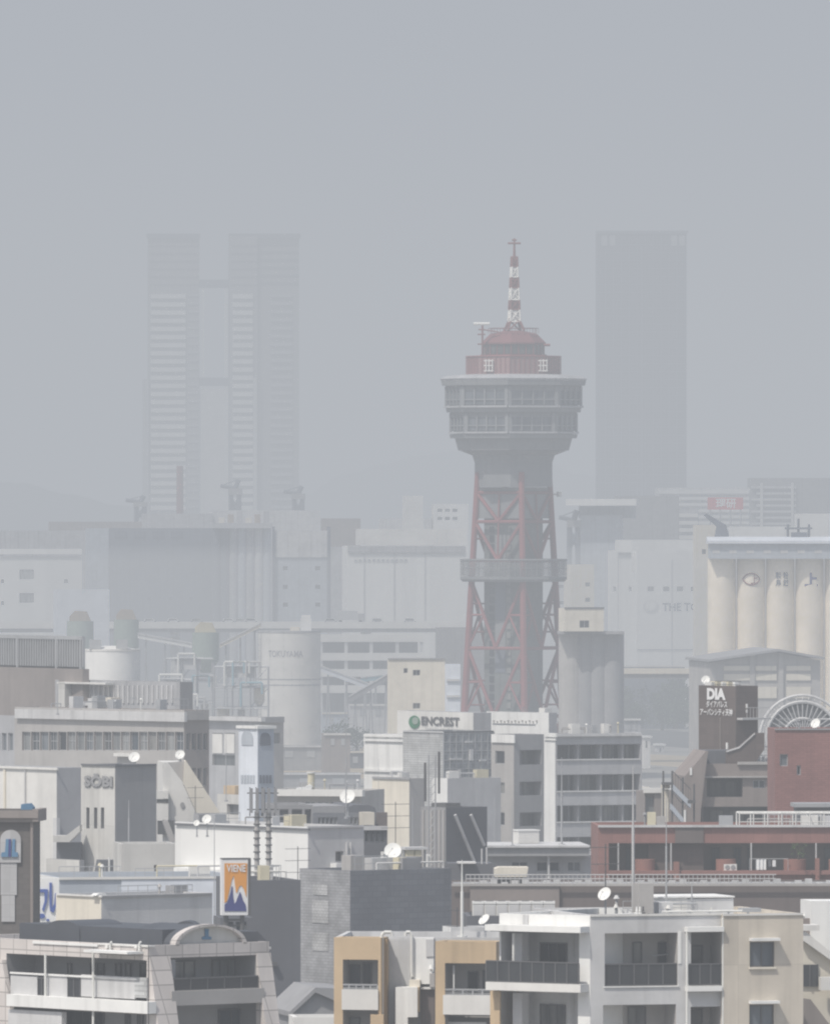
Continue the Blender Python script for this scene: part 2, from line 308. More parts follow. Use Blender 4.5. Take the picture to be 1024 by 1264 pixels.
cy = S.cycles; cy.max_bounces = 4; cy.diffuse_bounces = 2; cy.glossy_bounces = 2; cy.volume_bounces = 0; cy.transmission_bounces = 2; cy.transparent_max_bounces = 8; cy.filter_width = 2.2; cy.sample_clamp_indirect = 4
try: cy.use_denoising = True; cy.denoiser = 'OPENIMAGEDENOISE'
except Exception: pass

hm = bpy.data.materials.new('haze'); hm.use_nodes = True; nt = hm.node_tree; nt.nodes.remove(nt.nodes['Principled BSDF'])
va = nt.nodes.new('ShaderNodeVolumeAbsorption'); va.inputs['Color'].default_value = (0, 0, 0, 1); va.inputs['Density'].default_value = SIG
ve = nt.nodes.new('ShaderNodeEmission'); ve.inputs['Color'].default_value = (*FOG, 1); ve.inputs['Strength'].default_value = SIG  # haze glows by itself, emission standing in for scattered daylight
ads = nt.nodes.new('ShaderNodeAddShader'); nt.links.new(va.outputs[0], ads.inputs[0]); nt.links.new(ve.outputs[0], ads.inputs[1]); nt.links.new(ads.outputs[0], nt.nodes['Material Output'].inputs['Volume'])
WF = Fr((0, 0), 0)
struct(MB().box(WF, -6000, 6000, -900, 15000, -4, 620), 'haze', hm)
def hazemat(name, rgb, sig):
    h = bpy.data.materials.new(name); h.use_nodes = True; nt = h.node_tree; nt.nodes.remove(nt.nodes['Principled BSDF'])
    a = nt.nodes.new('ShaderNodeVolumeAbsorption'); a.inputs['Color'].default_value = (0, 0, 0, 1); a.inputs['Density'].default_value = sig
    e = nt.nodes.new('ShaderNodeEmission'); e.inputs['Color'].default_value = (*rgb, 1); e.inputs['Strength'].default_value = sig  # self-glow in place of light scattered by the haze
    d = nt.nodes.new('ShaderNodeAddShader'); nt.links.new(a.outputs[0], d.inputs[0]); nt.links.new(e.outputs[0], d.inputs[1]); nt.links.new(d.outputs[0], nt.nodes['Material Output'].inputs['Volume']); return h
# denser haze lying low over the port, and an added dim wedge that darkens the sky towards the left
struct(MB().box(WF, -5000, 5000, 2170, 14000, -3, 42), 'haze', hazemat('low_haze', (.49, .50, .512), .00050))
mb = MB(); pl = [(-900, 2300), (420, 8000), (-900, 8000)]; P = [Vector((x, y, z)) for z in (-2, 600) for x, y in pl]; mb.add(P, [(2, 1, 0), (3, 4, 5), (0, 1, 4, 3), (1, 2, 5, 4), (2, 0, 3, 5)])
struct(mb, 'haze', hazemat('sky_dim_wedge', (.30, .32, .345), .0003))
mb = MB(); pl = [(900, 2600), (900, 8200), (-420, 8200)]; P = [Vector((x, y, z)) for z in (-2.5, 605) for x, y in pl]; mb.add(P, [(2, 1, 0), (3, 4, 5), (0, 1, 4, 3), (1, 2, 5, 4), (2, 0, 3, 5)])
struct(mb, 'haze', hazemat('sky_bright_wedge', (.60, .61, .63), .0003))  # added glowing wedge that brightens the right of the sky
struct(MB().box(WF, -5500, 5500, 3680, 14500, -3.5, 610), 'haze', hazemat('far_haze', (.452, .478, .515), .00042))
struct(MB().box(WF, -5600, 5600, 2000, 14600, 175, 615), 'haze', hazemat('sky_dim_layer', (.33, .37, .45), .0005))  # added dim bluish layer that darkens the upper sky

# ================================================================== ground, hills
struct(MB().quad((-9000, -200, 0), (9000, -200, 0), (9000, 14900, 0), (-9000, 14900, 0)), 'ground', 'ground')
def hill(px0, px1, D, prof, name='hills'):
    mb = MB(); n = 60; top = []; 
    for i in range(n+1):
        t = i/n; k = t*(len(prof)-1); j = min(int(k), len(prof)-2); f = k-j; f = f*f*(3-2*f); y = prof[j]*(1-f)+prof[j+1]*f+random.uniform(-.7, .7)
        top.append(W(px0+(px1-px0)*t, y, D))
    for dy, q in ((-250, 0), (0, 1), (500, .0)): pass
    rows = [[Vector((p.x, p.y-500*(1-q)+(0), p.z*q)) for p in top] for q in (0, .45, .8, 1)]+[[Vector((p.x, p.y+600, 0)) for p in top]]
    for a, b in zip(rows, rows[1:]):
        for i in range(n): mb.quad(a[i], a[i+1], b[i+1], b[i])
    return struct(mb, name, 'hill')
hill(-160, 330, 5600, [586, 590, 592, 596, 610, 624, 630, 640, 650])
hill(330, 760, 6600, [650, 610, 585, 574, 562, 556, 560, 566, 585, 590])
hill(700, 1200, 7000, [600, 586, 592, 583, 576, 584, 578, 570, 575])

# ================================================================== far towers
def stripes(m, f, x0, x1, ys, h, v, name='balcony', mt='white', dp=.9):
    for y in ys: m.panel(f, x0, x1, y, y+h, -dp, -.02, name, mt)
# twin towers: two separate tall blocks joined by sky bridges read as one complex
b, fr = bld('twin_tower', 'pale grey high-rise of two striped towers joined by bridges, faint in the haze', 'skyscraper', 246, 4700, 2)
ft = Fr(fr.O, 2)
m1 = Mass(b, ft, 183, 246, 291, depth=26, mat='midgrey', par=1.5, z0=0)
ys = [363+10.05*i for i in range(28)]
m1.build(); stripes(m1, 'R', 186, 229, ys, 5.2, 0, mt='mast_white'); stripes(m1, 'R', 232, 245, ys, 2.4, 0, mt='grey_plain', dp=.5)
stripes(m1, 'R', 184, 245, [300+9.6*i for i in range(6)], 2.6, 0, mt='midgrey', dp=.5)
m1.panel('R', 181, 247, 288, 294, -1.2, -.03, 'cornice', 'slate'); m1.panel('R', 176, 183.5, 468, 800, -.9, 12, 'wing', 'grey_plain')
m2 = Mass(b, Fr(fr.O, 2), 283, 318, 291, depth=26, mat='midgrey', par=1.5); m2.build()
stripes(m2, 'R', 287, 312, ys, 5.4, 0, mt='mast_white'); stripes(m2, 'R', 285, 317, [300+9.6*i for i in range(6)], 2.6, 0, mt='midgrey', dp=.5)
e_ = m2.R.pt(m2.W, 0, 0)
m3 = Mass(b, Fr((e_.x, e_.y+2), 2), 319, 369, 291, depth=24, mat='midgrey', par=1.5); m3.build(); stripes(m3, 'R', 334, 361, ys, 3.4, 0, mt='grey_plain'); stripes(m3, 'R', 320, 368, [300+9.6*i for i in range(6)], 2.4, 0, mt='slate', dp=.4)
m3.panel('R', 282, 371, 288, 294, -1.2, -.03, 'cornice', 'slate'); m2.panel('R', 312.5, 317, 466, 800, -1.2, -.02, 'pilaster', 'lightgrey')
m4 = Mass(b, ft, 247, 282, 480, depth=10, off=.6, mat='offwhite', par=.8); m4.build()
for y0, y1 in ((345, 355), (466, 476)): m4.panel('R', 246, 283, y0, y1, -.4, 6, 'bridge', 'slate')
for xx in (249, 277): m4.panel('R', xx, xx+3, 355, 480, -.2, 3, 'pilaster', 'white')

b, fr = bld('dark_tower', 'tall plain dark blue tower block standing in the haze right of the red tower', 'skyscraper', 737, 4650, .5)
m = Mass(b, fr, 737, 847, 287, depth=30, mat='glass_tower', par=1.); m.build()
m.panel('R', 735, 849, 284.5, 288, -.8, -.05, 'cornice', 'slate')
for xx in (742, 752, 828, 838): m.panel('R', xx, xx+7, 290, 303, -.3, -.02, 'louver', 'grey_plain')
m.panel('R', 790, 793, 304, 700, -.3, -.02, 'pilaster', 'slate_dark')

# ================================================================== far blocks and the port
def block(name, label, cat, xk, D, a, x1, ytop, xl=None, depth=14., mt='white', mL=None, wins=(), group=None, g='glass_grey', par=.4, inner=None, fm=None, roofm='rooflead'):
    b, fr = bld(name, label, cat, xk, D, a, group); m = Mass(b, fr, xk, x1, ytop, depth=None if xl is not None else depth, xl=xl, mat=mt, matL=mL, par=par, inner=inner, roofm=roofm)
    for w in wins:
        f, x0, xx, y0, y1 = w[:5]; m.win(f, x0, xx, y0, y1, n=w[5] if len(w) > 5 else 2, g=g, fm=fm, rec=.3)
    m.build(); m.b = b; return m
def wrow(f, x0, x1, n, rows, gap=.35):
    w = (x1-x0)/n; return [(f, x0+w*i+w*gap/2, x0+w*(i+1)-w*gap/2, y0, y1) for i in range(n) for y0, y1 in rows]
# apartment slabs right
m = block('apartment_slab', 'long hazy grey apartment slab with rows of balconies behind the red sign', 'apartment block', 812, 3900, 4, 925, 602, depth=12, mt='lightgrey')
for k in range(9): m.panel('R', 813, 924, 606+k*7.5, 609.5+k*7.5, -1.2, -.02, 'balcony', 'white')
m = block('apartment_slab', 'hazy apartment slab at right edge above the cream silo tops', 'apartment block', 926, 3950, 4, 1060, 590, depth=12, mt='midgrey')
for k in range(9): m.panel('R', 927+(k % 2)*6, 982, 600+k*7.5, 603+k*7.5, -1.2, -.02, 'balcony', 'lightgrey')
for xx in (938, 976): m.panel('R', xx, xx+3, 596, 700, -1.6, -1.25, 'pilaster', 'offwhite')
m = block('apartment_slab', 'narrow pale apartment slab of stacked balconies right of the dark tower foot', 'apartment block', 836, 3700, 8, 862, 628, depth=10, mt='grey_plain')
for k in range(6): m.panel('R', 836.5, 861, 634+k*9, 638.5+k*9, -1., -.02, 'balcony', 'offwhite')
t = thing('roof_sign', 'wide red roof sign with two white characters, far right', 'sign', W(873, 660, 3400)*1.0, 0)
t.location.z = 0
fs = FP(873, 3400, 2)
u0, u1, z0, z1 = fs.rect(873, 917, 614, 629)
o = MB().box(fs, u0, u1, 0, .6, z0, z1).build('board', 'signred', t); text('理研', fs, 883, 908, 615.5, 627.5, -.05, 'signwhite', o, bold=.02)
mb = MB()
for k in range(4): u = u0+.8+(u1-u0-1.6)*k/3; mb.tube(fs.pt(u, .3, 0), fs.pt(u, .3, z0), .3, 6)
mb.build('post', 'metal', t)
# grandstand roof, blue shed, crane haze clutter right of tower
b, fr = bld('stadium_stand', 'hazy white cantilever roof on blue wall right of the red tower', 'stand', 690, 3300, -4)
m = Mass(b, fr, 716, 766, 636, depth=14, mat='bluegrey', par=.3); m.build()
m.panel('R', 698, 785, 616, 624, -6, 10, 'roof_canopy', 'white'); m.panel('R', 714, 784, 624.5, 640, 6, 9, 'soffit', 'bluegrey')
block('warehouse', 'low grey warehouse with long roof behind the lettered white cold store', 'warehouse', 745, 3500, 4, 862, 672, depth=16, mt='lightgrey')
block('warehouse', 'plain grey block under the dark tower foot', 'warehouse', 764, 3600, 5, 838, 612, depth=16, mt='midgrey')
# THE TORI cold store
b, fr = bld('cold_store', 'huge white cold store with grey lettering beside the cream silos', 'warehouse', 772, 3000, 12)
m = Mass(b, fr, 786, 905, 680, xl=750, mat='white_panel', par=.5)
for x in (803, 822, 839, 856): m.win('R', x-4, x+4, 724, 730, n=2, g='glass_grey', fm=None, rec=.3)
for x in (756, 775): m.win('L', x, x+4, 724, 730, n=1, g='glass_grey', fm=None, rec=.3)
m.build()
text('THE TORIGOE', m.R, 817, 899, 744, 754.5, -.05, 'slate_dark', b, bold=.025)
disc(m.R, 803, 749, 9.5, 8, -.05, .05, 'lightgrey', b, 'emblem'); disc(m.R, 803, 748, 7, 5.5, -.12, .05, 'white', b, 'emblem')
u = Mass(b, m.fr, 779, 858, 693, depth=20, off=3, mat='white', par=.3, zt=m.R.z(800, 680)+3.0); 
for x in (800, 832): u.win('R', x-4, x+4, 700, 706, g='glass_grey', fm=None, rec=.3)
u.z0 = m.zt-.5; u.build('penthouse')
m.panel('R', 828.5, 829.6, 690, 840, -.12, -.01, 'joint', 'grey_plain'); m.panel('L', 762, 762.7, 690, 840, -.12, -.01, 'joint', 'grey_plain')
for yy in (801,): m.panel('R', 786, 900, yy, yy+2, -.15, -.02, 'band', 'grey_plain')
# tan stair tower and neighbours just right of the tower
block('stair_tower', 'tan slab tower with two small windows, right of the red tower ring', 'tower block', 704, 2700, 10, 733, 697, depth=9, mt='cream', wins=[('R', 722, 728, 719, 724), ('R', 722, 728, 738, 743)])
block('warehouse', 'hazy pale warehouse between the red tower and the tan slab tower', 'warehouse', 684, 2900, 4, 703, 712, depth=12, mt='lightgrey', wins=[('R', 689, 695, 722, 726), ('R', 689, 695, 742, 746)])
block('pale_block', 'faded yellow elevator block left of the cream silos', 'tower block', 858, 2750, 10, 884, 648, xl=855, mt='cream', wins=[('R', 866, 871, 678, 684)])
# cream silos
b, fr = bld('grain_silos', 'row of tall cream grain silos under a blue-grey roof gallery', 'silo', 873, 2200, 0)
D = 2200; s_ = D/F
for i in range(5):
    cx = (891+36.2*i-512)*s_; mb = MB(); mb.smooth = True; mb.cyl((cx, D+4), 0, CH-(690-HOR)*s_, 17.6*s_, 40); mb.build('silo', 'silocream', b)
zt = CH-(690-HOR)*s_
g_ = FP(873, D-.5, 0); u0 = g_.u(875); u1 = g_.u(1075)
MB().box(g_, u0, u1, -.2, 9, zt+.05, zt+3.1).build('gallery', 'bluegrey', b); MB().vprism(g_, [(-1, zt+3.12), (10, zt+3.12), (10, zt+3.4), (4.5, zt+4.5), (-1, zt+3.7)], u0-.4, u1).build('roof', 'paleblue', b)
for k in range(7): xx = 879+k*21; r = g_.rect(xx, xx+9, 679, 683, -.2); MB().box(g_, r[0], r[1], -.26, -.205, r[2], r[3]).build('vent', 'lightgrey', b)
def silotext(body, i, x0, x1, y0, y1, m='navy', bold=.0):
    cx = (891+36.2*i-512)*s_; cyy = D+4; r = 17.6*s_+.04; mid = 891+36.2*i
    def pt(u, z, k): a = u/r; return Vector((cx+(r+k)*math.sin(a), cyy-(r+k)*math.cos(a), z))
    return text(body, None, math.asin((x0-mid)/17.7)*r, math.asin((x1-mid)/17.7)*r, CH-(y1-HOR)*s_, CH-(y0-HOR)*s_, 0, m, b, 'lettering', pt, bold)
silotext('上', 3, 993, 1009, 707, 724, bold=.045)
silotext('製 粉\n鳥 越', 2, 957, 973, 706, 724, 'slate', bold=.02)
silotext('上', 1, 926.5, 935, 709, 721, 'mast_red', bold=.02)
cx = (927.2-512)*s_; r = 17.6*s_+.05; mb = MB(); pts = []
for i in range(25):
    t = 2*math.pi*i/24; uu = 11*s_*math.cos(t); zz = CH-(715-HOR)*s_+7*s_*(abs(math.sin(t))**1.5)*math.copysign(1, math.sin(t)); a = uu/r; pts.append(Vector((cx+r*math.sin(a), D+4-r*math.cos(a), zz)))
mb.path(pts, .17, 5).build('emblem', 'mast_red', b)
# rooftop clutter above the silos
t = thing('rooftop_plant', 'dark conveyor head and ductwork on the silo gallery roof', 'machinery', W(985, 668, 2204), 0); t.location.z = zt+4
mb = MB(); f2 = FP(985, 2204)
for x in (972, 985, 998): u = f2.u(x); mb.tube(f2.pt(u, 0, zt+4), f2.pt(u, 0, zt+8.2-abs(x-985)*.09), .25, 6)
mb.box(f2, f2.u(968), f2.u(1002), -.4, .4, zt+6, zt+6.4); mb.box(f2, f2.u(976), f2.u(996), -.6, .8, zt+4.1, zt+5.4); mb.build('frame', 'slate', t)
MB().prism(f2, pxpoly(f2, [(880, 672), (902, 672), (896, 648), (872, 634), (868, 636), (884, 650)]), 0, 2).build('duct', 'slate', t)
block('warehouse', 'white flat warehouse behind the silo gallery at right edge', 'warehouse', 905, 3100, 3, 1060, 650, depth=16, mt='white')
block('warehouse', 'upper white hall at right edge above the grain silos', 'warehouse', 985, 3200, 3, 1060, 634, depth=14, mt='white_panel')
# gabled shed in front of silos
b, fr = bld('gabled_shed', 'wide gabled shed with cream wall panels in front of the cream silos', 'shed', 872, 2000, 0)
f3 = FP(872, 2000, 6)
MB().prism(f3, pxpoly(f3, [(876, 990), (876, 818), (958, 805), (1012, 815), (1012, 990)]), 0, 30).build('wall', 'warmgrey', b)
MB().prism(f3, pxpoly(f3, [(872, 817), (872, 814), (959, 801), (1016, 811), (1016, 814), (959, 804)]), -2, 31).build('roof', 'midgrey', b)
for x0, x1 in ((893, 925), (932, 958), (970, 1000)):
    for y0, y1 in ((822, 828), (832, 840), (848, 862)): r = f3.rect(x0, x1, y0, y1, 0); MB().box(f3, r[0], r[1], -.25, -.02, r[2], r[3]).build('panel', 'cream', b)
for x0 in (925, 960): r = f3.rect(x0, x0+6, 806, 900, 0); MB().box(f3, r[0], r[1], -.5, -.02, r[2], r[3]).build('pilaster', 'warmgrey', b)
# left port warehouses
m = block('warehouse', 'white warehouse with loading openings at left edge', 'warehouse', -40, 3000, 3, 101, 678, depth=20, mt='white_panel', wins=[('R', 24, 42, 703, 715), ('R', 24, 42, 732, 744), ('R', 1, 5, 715, 720), ('R', 1, 5, 742, 747), ('R', 79, 84, 715, 720)])
m.panel('R', -40, 101, 684, 687, -.5, -.02, 'band', 'grey_plain')
block('warehouse', 'grey long-roofed warehouse behind the white warehouse at left edge', 'warehouse', -40, 3200, 2, 110, 655, depth=20, mt='grey_plain')
m = block('elevator_hall', 'huge dark slate elevator hall left of the striped silo columns', 'elevator hall', 134, 3300, 3, 262, 652, depth=24, mt='slate')
for k in range(4): m.panel('R', 142+k*23, 157+k*23, 656, 664, -.2, -.02, 'louver', 'slate_dark')
for k in range(3): m.panel('R', 182+k*26, 186+k*26, 737, 741, -.2, -.02, 'vent', 'slate_dark')
b, fr = bld('column_silos', 'row of ribbed blue-grey silo columns right of dark hall', 'silo', 262, 3290, 0)
for k, mm in enumerate(['slate_dark', 'slate_dark', 'grey_plain', 'bluegrey', 'grey_plain', 'lightgrey', 'bluegrey']):
    r = 5.2*3290/F; mb = MB(); mb.smooth = True; x = (267+k*10.4-512)*3290/F; mb.cyl((x, 3294), 0, CH-(652-HOR)*3290/F, r, 20).build('silo', mm, b)
f4 = FP(262, 3289); u0, u1 = f4.u(262), f4.u(336); zz = CH-20*3290/F; MB().box(f4, u0, u1, 0, 6, zz+.05, zz+1.6).build('gallery', 'grey_plain', b)
for k in range(6): MB().box(f4, f4.u(270+k*11), f4.u(277+k*11), 1, 5, zz+1.62, zz+3.2+(k*7 % 3)).build('vent', ['cream', 'rust', 'grey_plain'][k % 3], b)
m = block('warehouse', 'pale blue-grey warehouse with six small windows between silo columns and long white hall', 'warehouse', 339, 2850, 3, 404, 655, depth=16, mt='bluegrey', wins=[('R', x, x+6, y, y+5) for x in (349, 389) for y in (699, 722, 744)])
m.panel('R', 339, 404, 655, 688, -.4, -.02, 'upper_wall', 'lightgrey'); m.panel('R', 336.5, 339, 650, 770, -1, 3, 'pilaster', 'slate'); m.panel('R', 404, 408, 650, 770, -1, 3, 'pilaster', 'slate')
block('warehouse', 'narrow grey-blue block beside the long white hall', 'warehouse', 408, 2950, 3, 428, 675, depth=12, mt='grey_plain')
m = block('port_hall', 'long white hall with a dark band left of the red tower', 'warehouse', 427, 2800, 3, 575, 674, depth=22, mt='white_panel')
m.panel('R', 441, 575, 653, 673, 4, 14, 'upper_wall', 'offwhite'); m.panel('R', 429, 575, 674, 682, -.6, -.02, 'band', 'grey_plain')
for k in range(12): m.panel('R', 437+k*5.6, 440.5+k*5.6, 690, 693.5, -.2, -.02, 'sign_character', 'grey_plain')
for x in (449, 486, 524): m.panel('R', x, x+1, 683, 780, -.2, -.02, 'joint', 'grey_plain')
block('port_hall', 'dim lilac-grey low hall behind the narrow blue block', 'warehouse', 398, 3300, 3, 445, 640, depth=12, mt='taupe')
block('apartment_block', 'small hazy white block with window dots left of the red tower', 'apartment block', 535, 3500, 4, 578, 622, depth=10, mt='white', wins=wrow('R', 538, 566, 3, [(628, 632), (638, 642)]))
block('apartment_block', 'taller hazy white block left of the small one with window dots', 'apartment block', 499, 3500, 4, 522, 612, depth=10, mt='offwhite')
block('apartment_block', 'wide low hazy block filling behind the two small white blocks', 'apartment block', 470, 3600, 4, 560, 640, depth=10, mt='lightgrey')
block('container_yard_hall', 'hazy rust-tinted long hall below the twin towers', 'warehouse', 60, 3650, 2, 176, 644, depth=14, mt='taupe')
block('container_yard_hall', 'hazy green-grey machine hall at twin tower foot', 'warehouse', 175, 3650, 2, 262, 634, depth=14, mt='grey_plain')
block('container_yard_hall', 'hazy pale hall between twin tower foot and port hall', 'warehouse', 262, 3660, 2, 395, 630, depth=14, mt='lightgrey')
def crane(px, D, y0, h, label):
    t = thing('harbour_crane', label, 'crane', W(px, 0, D), 0, 'harbour cranes in the haze'); t.location.z = 0; f = FP(px, D); s = D/F; mb = MB(); zt = CH-(y0-HOR)*s; zb = zt-h*s; w = 7*s
    for sx in (-1, 1):
        for v in (0, 8): mb.tube(f.pt(sx*w, v, 0), f.pt(sx*w*.7, v, zb+h*s*.7), .8, 5)
        mb.tube(f.pt(sx*w*.75, 0, zb+h*s*.2), f.pt(-sx*w*.72, 0, zb+h*s*.6), .6, 5)
    mb.build('frame', 'slate', t); MB().box(f, -w*1.2, w*1.2, -1, 9, zb+h*s*.65, zb+h*s*.8).build('machine_house', 'midgrey', t)
    MB().tube(f.pt(0, 4, zb+h*s*.8), f.pt(w*.6, 4, zt), .9, 6).tube(f.pt(0, 4, zb+h*s*.8), f.pt(-w*2.6, 4, zb+h*s*.86), .7, 6).tube(f.pt(w*.6, 4, zt), f.pt(-w*2.6, 4, zb+h*s*.86), .2, 4).build('boom', 'slate', t)
crane(173, 3800, 612, 38, 'hazy harbour crane at left foot of the twin towers'); crane(290, 3800, 592, 54, 'hazy harbour crane at centre foot of the twin towers'); crane(368, 3800, 600, 46, 'hazy harbour crane at right foot of the twin towers'); crane(708, 3300, 630, 60, 'hazy harbour crane right of the red tower')
MB_ = MB(); p0 = W(222, 575, 3850); MB_.cyl((p0.x, p0.y), 0, p0.z, 5*3850/F, 16, 4.2*3850/F); at(tag(MB_.build('chimney', 'towerdark'), 'dull red square chimney before the left twin tower', 'chimney'), (p0.x, p0.y, 0))
block('pale_block', 'small pale blue-roofed shed at front of dark slate hall', 'shed', 70, 2650, 6, 135, 728, depth=12, mt='paleblue')
block('pale_block', 'narrow white panelled block between white warehouse and slate hall', 'warehouse', 108, 2950, 5, 134, 652, depth=10, mt='bluegrey')

# ================================================================== elevated road, car park, plant
def elevated(name, label, D, x0, x1, ytop, th, a, mt='offwhite'):
    b, fr = bld(name, label, 'elevated road', x0, D, a); u1 = fr.u(x1); z1 = fr.z(x0, ytop); s = D/F; z0 = z1-th*s
    MB().box(fr, 0, u1, 0, .4, z0, z1).build('parapet', mt, b); MB().box(fr, 0, u1, 11.6, 12, z0, z1).build('parapet', mt, b); MB().box(fr, 0, u1, .41, 11.59, z0-1., z0+.25).build('deck', 'midgrey', b)
    n = int(u1//24)
    for k in range(n): u = 8+k*24; MB().box(fr, u-1.1, u+1.1, 4, 8, 0, z0-2.2).box(fr, u-1.2, u+1.2, 1, 11, z0-2.2, z0-1.01).build('pier', 'concrete', b)
    return fr, z0+.25
hw, hz = elevated('elevated_expressway', 'white-sided elevated expressway crossing before the port halls', 2720, -60, 572, 768, 8, 1.5)
_, _ = elevated('ramp_viaduct', 'lower grey viaduct beyond the white tank at left', 2580, -60, 100, 785, 6, -1)
_, _ = elevated('ramp_viaduct', 'pale viaduct right of the dark silo in mid distance', 2250, 735, 872, 826, 6, 2, 'cream')
# cars on the expressway
def make_car(label):
    t = thing('car', label, 'car', (0, 0, 0), 0, 'vehicles on the elevated expressway'); f = WF
    mb = MB(); mb.vprism(Fr((0, 0), 90), [(.85, .35), (-.85, .35), (-.85, .8), (.85, .8)], -2.1, 2.1); mb.add([(-1.5, -.78, .8), (1.3, -.78, .8), (.8, -.65, 1.4), (-1.2, -.65, 1.4), (-1.5, .78, .8), (1.3, .78, .8), (.8, .65, 1.4), (-1.2, .65, 1.4)], [(0, 1, 2, 3), (5, 4, 7, 6), (1, 5, 6, 2), (4, 0, 3, 7), (3, 2, 6, 7)]); 
    mb.build('body', 'paint', t)
    MB().add([(-1.3, -.77, .86), (1.1, -.77, .86), (.72, -.68, 1.32), (-1.1, -.68, 1.32)], [(0, 1, 2, 3)]) 
    w = MB(); w.quad((-1.3, -.79, .86), (1.1, -.79, .86), (.72, -.69, 1.32), (-1.1, -.69, 1.32)); w.build('window', 'glass', t)
    for x in (-1.3, 1.3):
        for y in (-.78, .78): MB().tube((x, y-.1, .32), (x, y+.1, .32), .32, 12).build('wheel', 'tyre', t)
    return t
def make_truck(label):
    t = thing('truck', label, 'truck', (0, 0, 0), 0, 'vehicles on the elevated expressway')
    MB().box(WF, -3.4, 1.9, -1.15, 1.15, .9, 3.3).build('cargo_box', 'paint', t); MB().box(WF, 2.0, 3.5, -1.1, 1.1, .5, 2.6).build('cab', 'paint', t); MB().box(WF, 3.45, 3.52, -.95, .95, 1.5, 2.4).build('window', 'glass', t)
    for x in (-2.4, 2.6):
        for y in (-1., 1.): MB().tube((x, y-.15, .45), (x, y+.15, .45), .45, 12).build('wheel', 'tyre', t)
    return t
car0 = None; trk0 = None
NC = ['leftmost', 'second', 'third', 'fourth', 'fifth', 'sixth', 'seventh', 'eighth', 'ninth', 'tenth']
cl = [(185, 'c'), (214, 'c'), (243, 'c'), (282, 'c'), (297, 'c'), (310, 'c'), (408, 'c'), (432, 't'), (466, 'c'), (506, 'c')]
for i, (px, k) in enumerate(cl):
    lb = ('small boxy truck' if k == 't' else 'small car')+' on the elevated expressway, '+NC[i]+' vehicle counted from the left'
    if k == 'c': o = make_car(lb) if car0 is None else copy_tree(car0); car0 = car0 or o
    else: o = make_truck(lb) if trk0 is None else copy_tree(trk0); trk0 = trk0 or o
    o['label'] = lb; u = hw.u(px, 3+(i % 2)*4); p = hw.pt(u, 3+(i % 2)*4, hz+.85); o.location = p; o.rotation_euler = (0, 0, R_(1.5))
# car park
b, fr = bld('car_park', 'open-sided multi-storey car park with pale bands right of the lettered silo', 'car park', 395, 2600, 3)
for k, y in enumerate((783, 806, 826, 846)):
    r = fr.rect(395, 522, y, y+9.5); MB().box(fr, r[0], r[1], 0, .3, r[2], r[3]).build('parapet', 'offwhite', b); MB().box(fr, r[0], r[1], .31, 24, r[2], r[2]+.4).build('deck', 'midgrey', b)
mb = MB()
for x in (396, 427, 458, 490, 520): u = fr.u(x, .5); mb.box(fr, u-.4, u+.4, .32, 1, 0, fr.z(400, 783))
mb.build('column', 'lightgrey', b); MB().box(fr, fr.u(396), fr.u(521), 20, 20.4, 0, fr.z(400, 785)).build('wall', 'midgrey', b)
block('grey_shed', 'plain mauve-grey block between the car park and the red tower', 'shed', 541, 2350, 3, 600, 775, depth=12, mt='midgrey')
# cement silo with lettering
b, fr = bld('cement_silo', 'big pale cement silo with faded lettering and small rooftop vent', 'silo', 357, 2250, 0)
D2 = 2250; s2 = D2/F; c = ((357-512)*s2, D2+4.9); r = 38.5*s2
mb = MB(); mb.smooth = True; mb.cyl(c, 0, CH-(781-HOR)*s2, r, 48); mb.build('wall', 'offwhite', b)
zz = CH-(781-HOR)*s2; mb = MB(); mb.cyl(c, zz, zz+.35, r+.12, 48); mb.build('rim', 'grey_plain', b)
mb = MB()
for y in (838, 845): mb.smooth = True; mb.cyl(c, CH-(y+1.5-HOR)*s2, CH-(y-HOR)*s2, r+.05, 48)
mb.build('band', 'grey_plain', b)
f5 = FP(377, D2+4); MB().box(f5, f5.u(371), f5.u(384), -.8, .8, zz+.36, zz+2.9).box(f5, f5.u(372), f5.u(383), -.7, .7, zz+2.95, zz+3.6).build('vent', 'white', b); MB().box(f5, f5.u(358), f5.u(370), -.8, .8, zz+.36, zz+1.2).build('hatch', 'cream', b)
def cw(u, z, k): a = u/(r+.05); return Vector((c[0]+(r+.05+k)*math.sin(a), c[1]-(r+.05+k)*math.cos(a), z))
text('TOKUYAMA', None, -.72*r, .45*r, CH-(811-HOR)*s2, CH-(803-HOR)*s2, 0, 'grey_plain', b, 'lettering', cw, .01)
mb = MB()
for k in range(14): a = -1.15; z = 10+k*1.2; p = Vector((c[0]+(r+.3)*math.sin(a), c[1]-(r+.3)*math.cos(a), z)); mb.tube(p+Vector((-.3, 0, 0)), p+Vector((.3, 0, 0)), .05, 4)
for sx in (-.3, .3): p = Vector((c[0]+(r+.3)*math.sin(-1.15)+sx, c[1]-(r+.3)*math.cos(-1.15), 0)); mb.tube(p, p+Vector((0, 0, zz)), .05, 4)
mb.build('ladder', 'metal', b)
# white tank
b, fr = bld('storage_tank', 'squat white storage tank behind the brown office roof', 'tank', 137, 1500, 0)
s3 = 1500/F; c3 = ((137-512)*s3, 1504); mb = MB(); mb.smooth = True; mb.cyl(c3, 0, CH-(804-HOR)*s3, 35*s3, 44); mb.build('wall', 'white', b); z3 = CH-(804-HOR)*s3
mb = MB(); mb.cyl(c3, z3, z3+.25, 35.6*s3, 44); mb.cyl(c3, z3+.26, z3+.7, 30*s3, 44, 8*s3); mb.build('lid', 'offwhite', b)
for x in (117, 150): p = W(x, 800, 1500); MB().box(Fr((p.x, p.y), 0), -.8, .8, 1, 2.2, z3+.3, z3+1.6).build('hatch', 'metal', b)
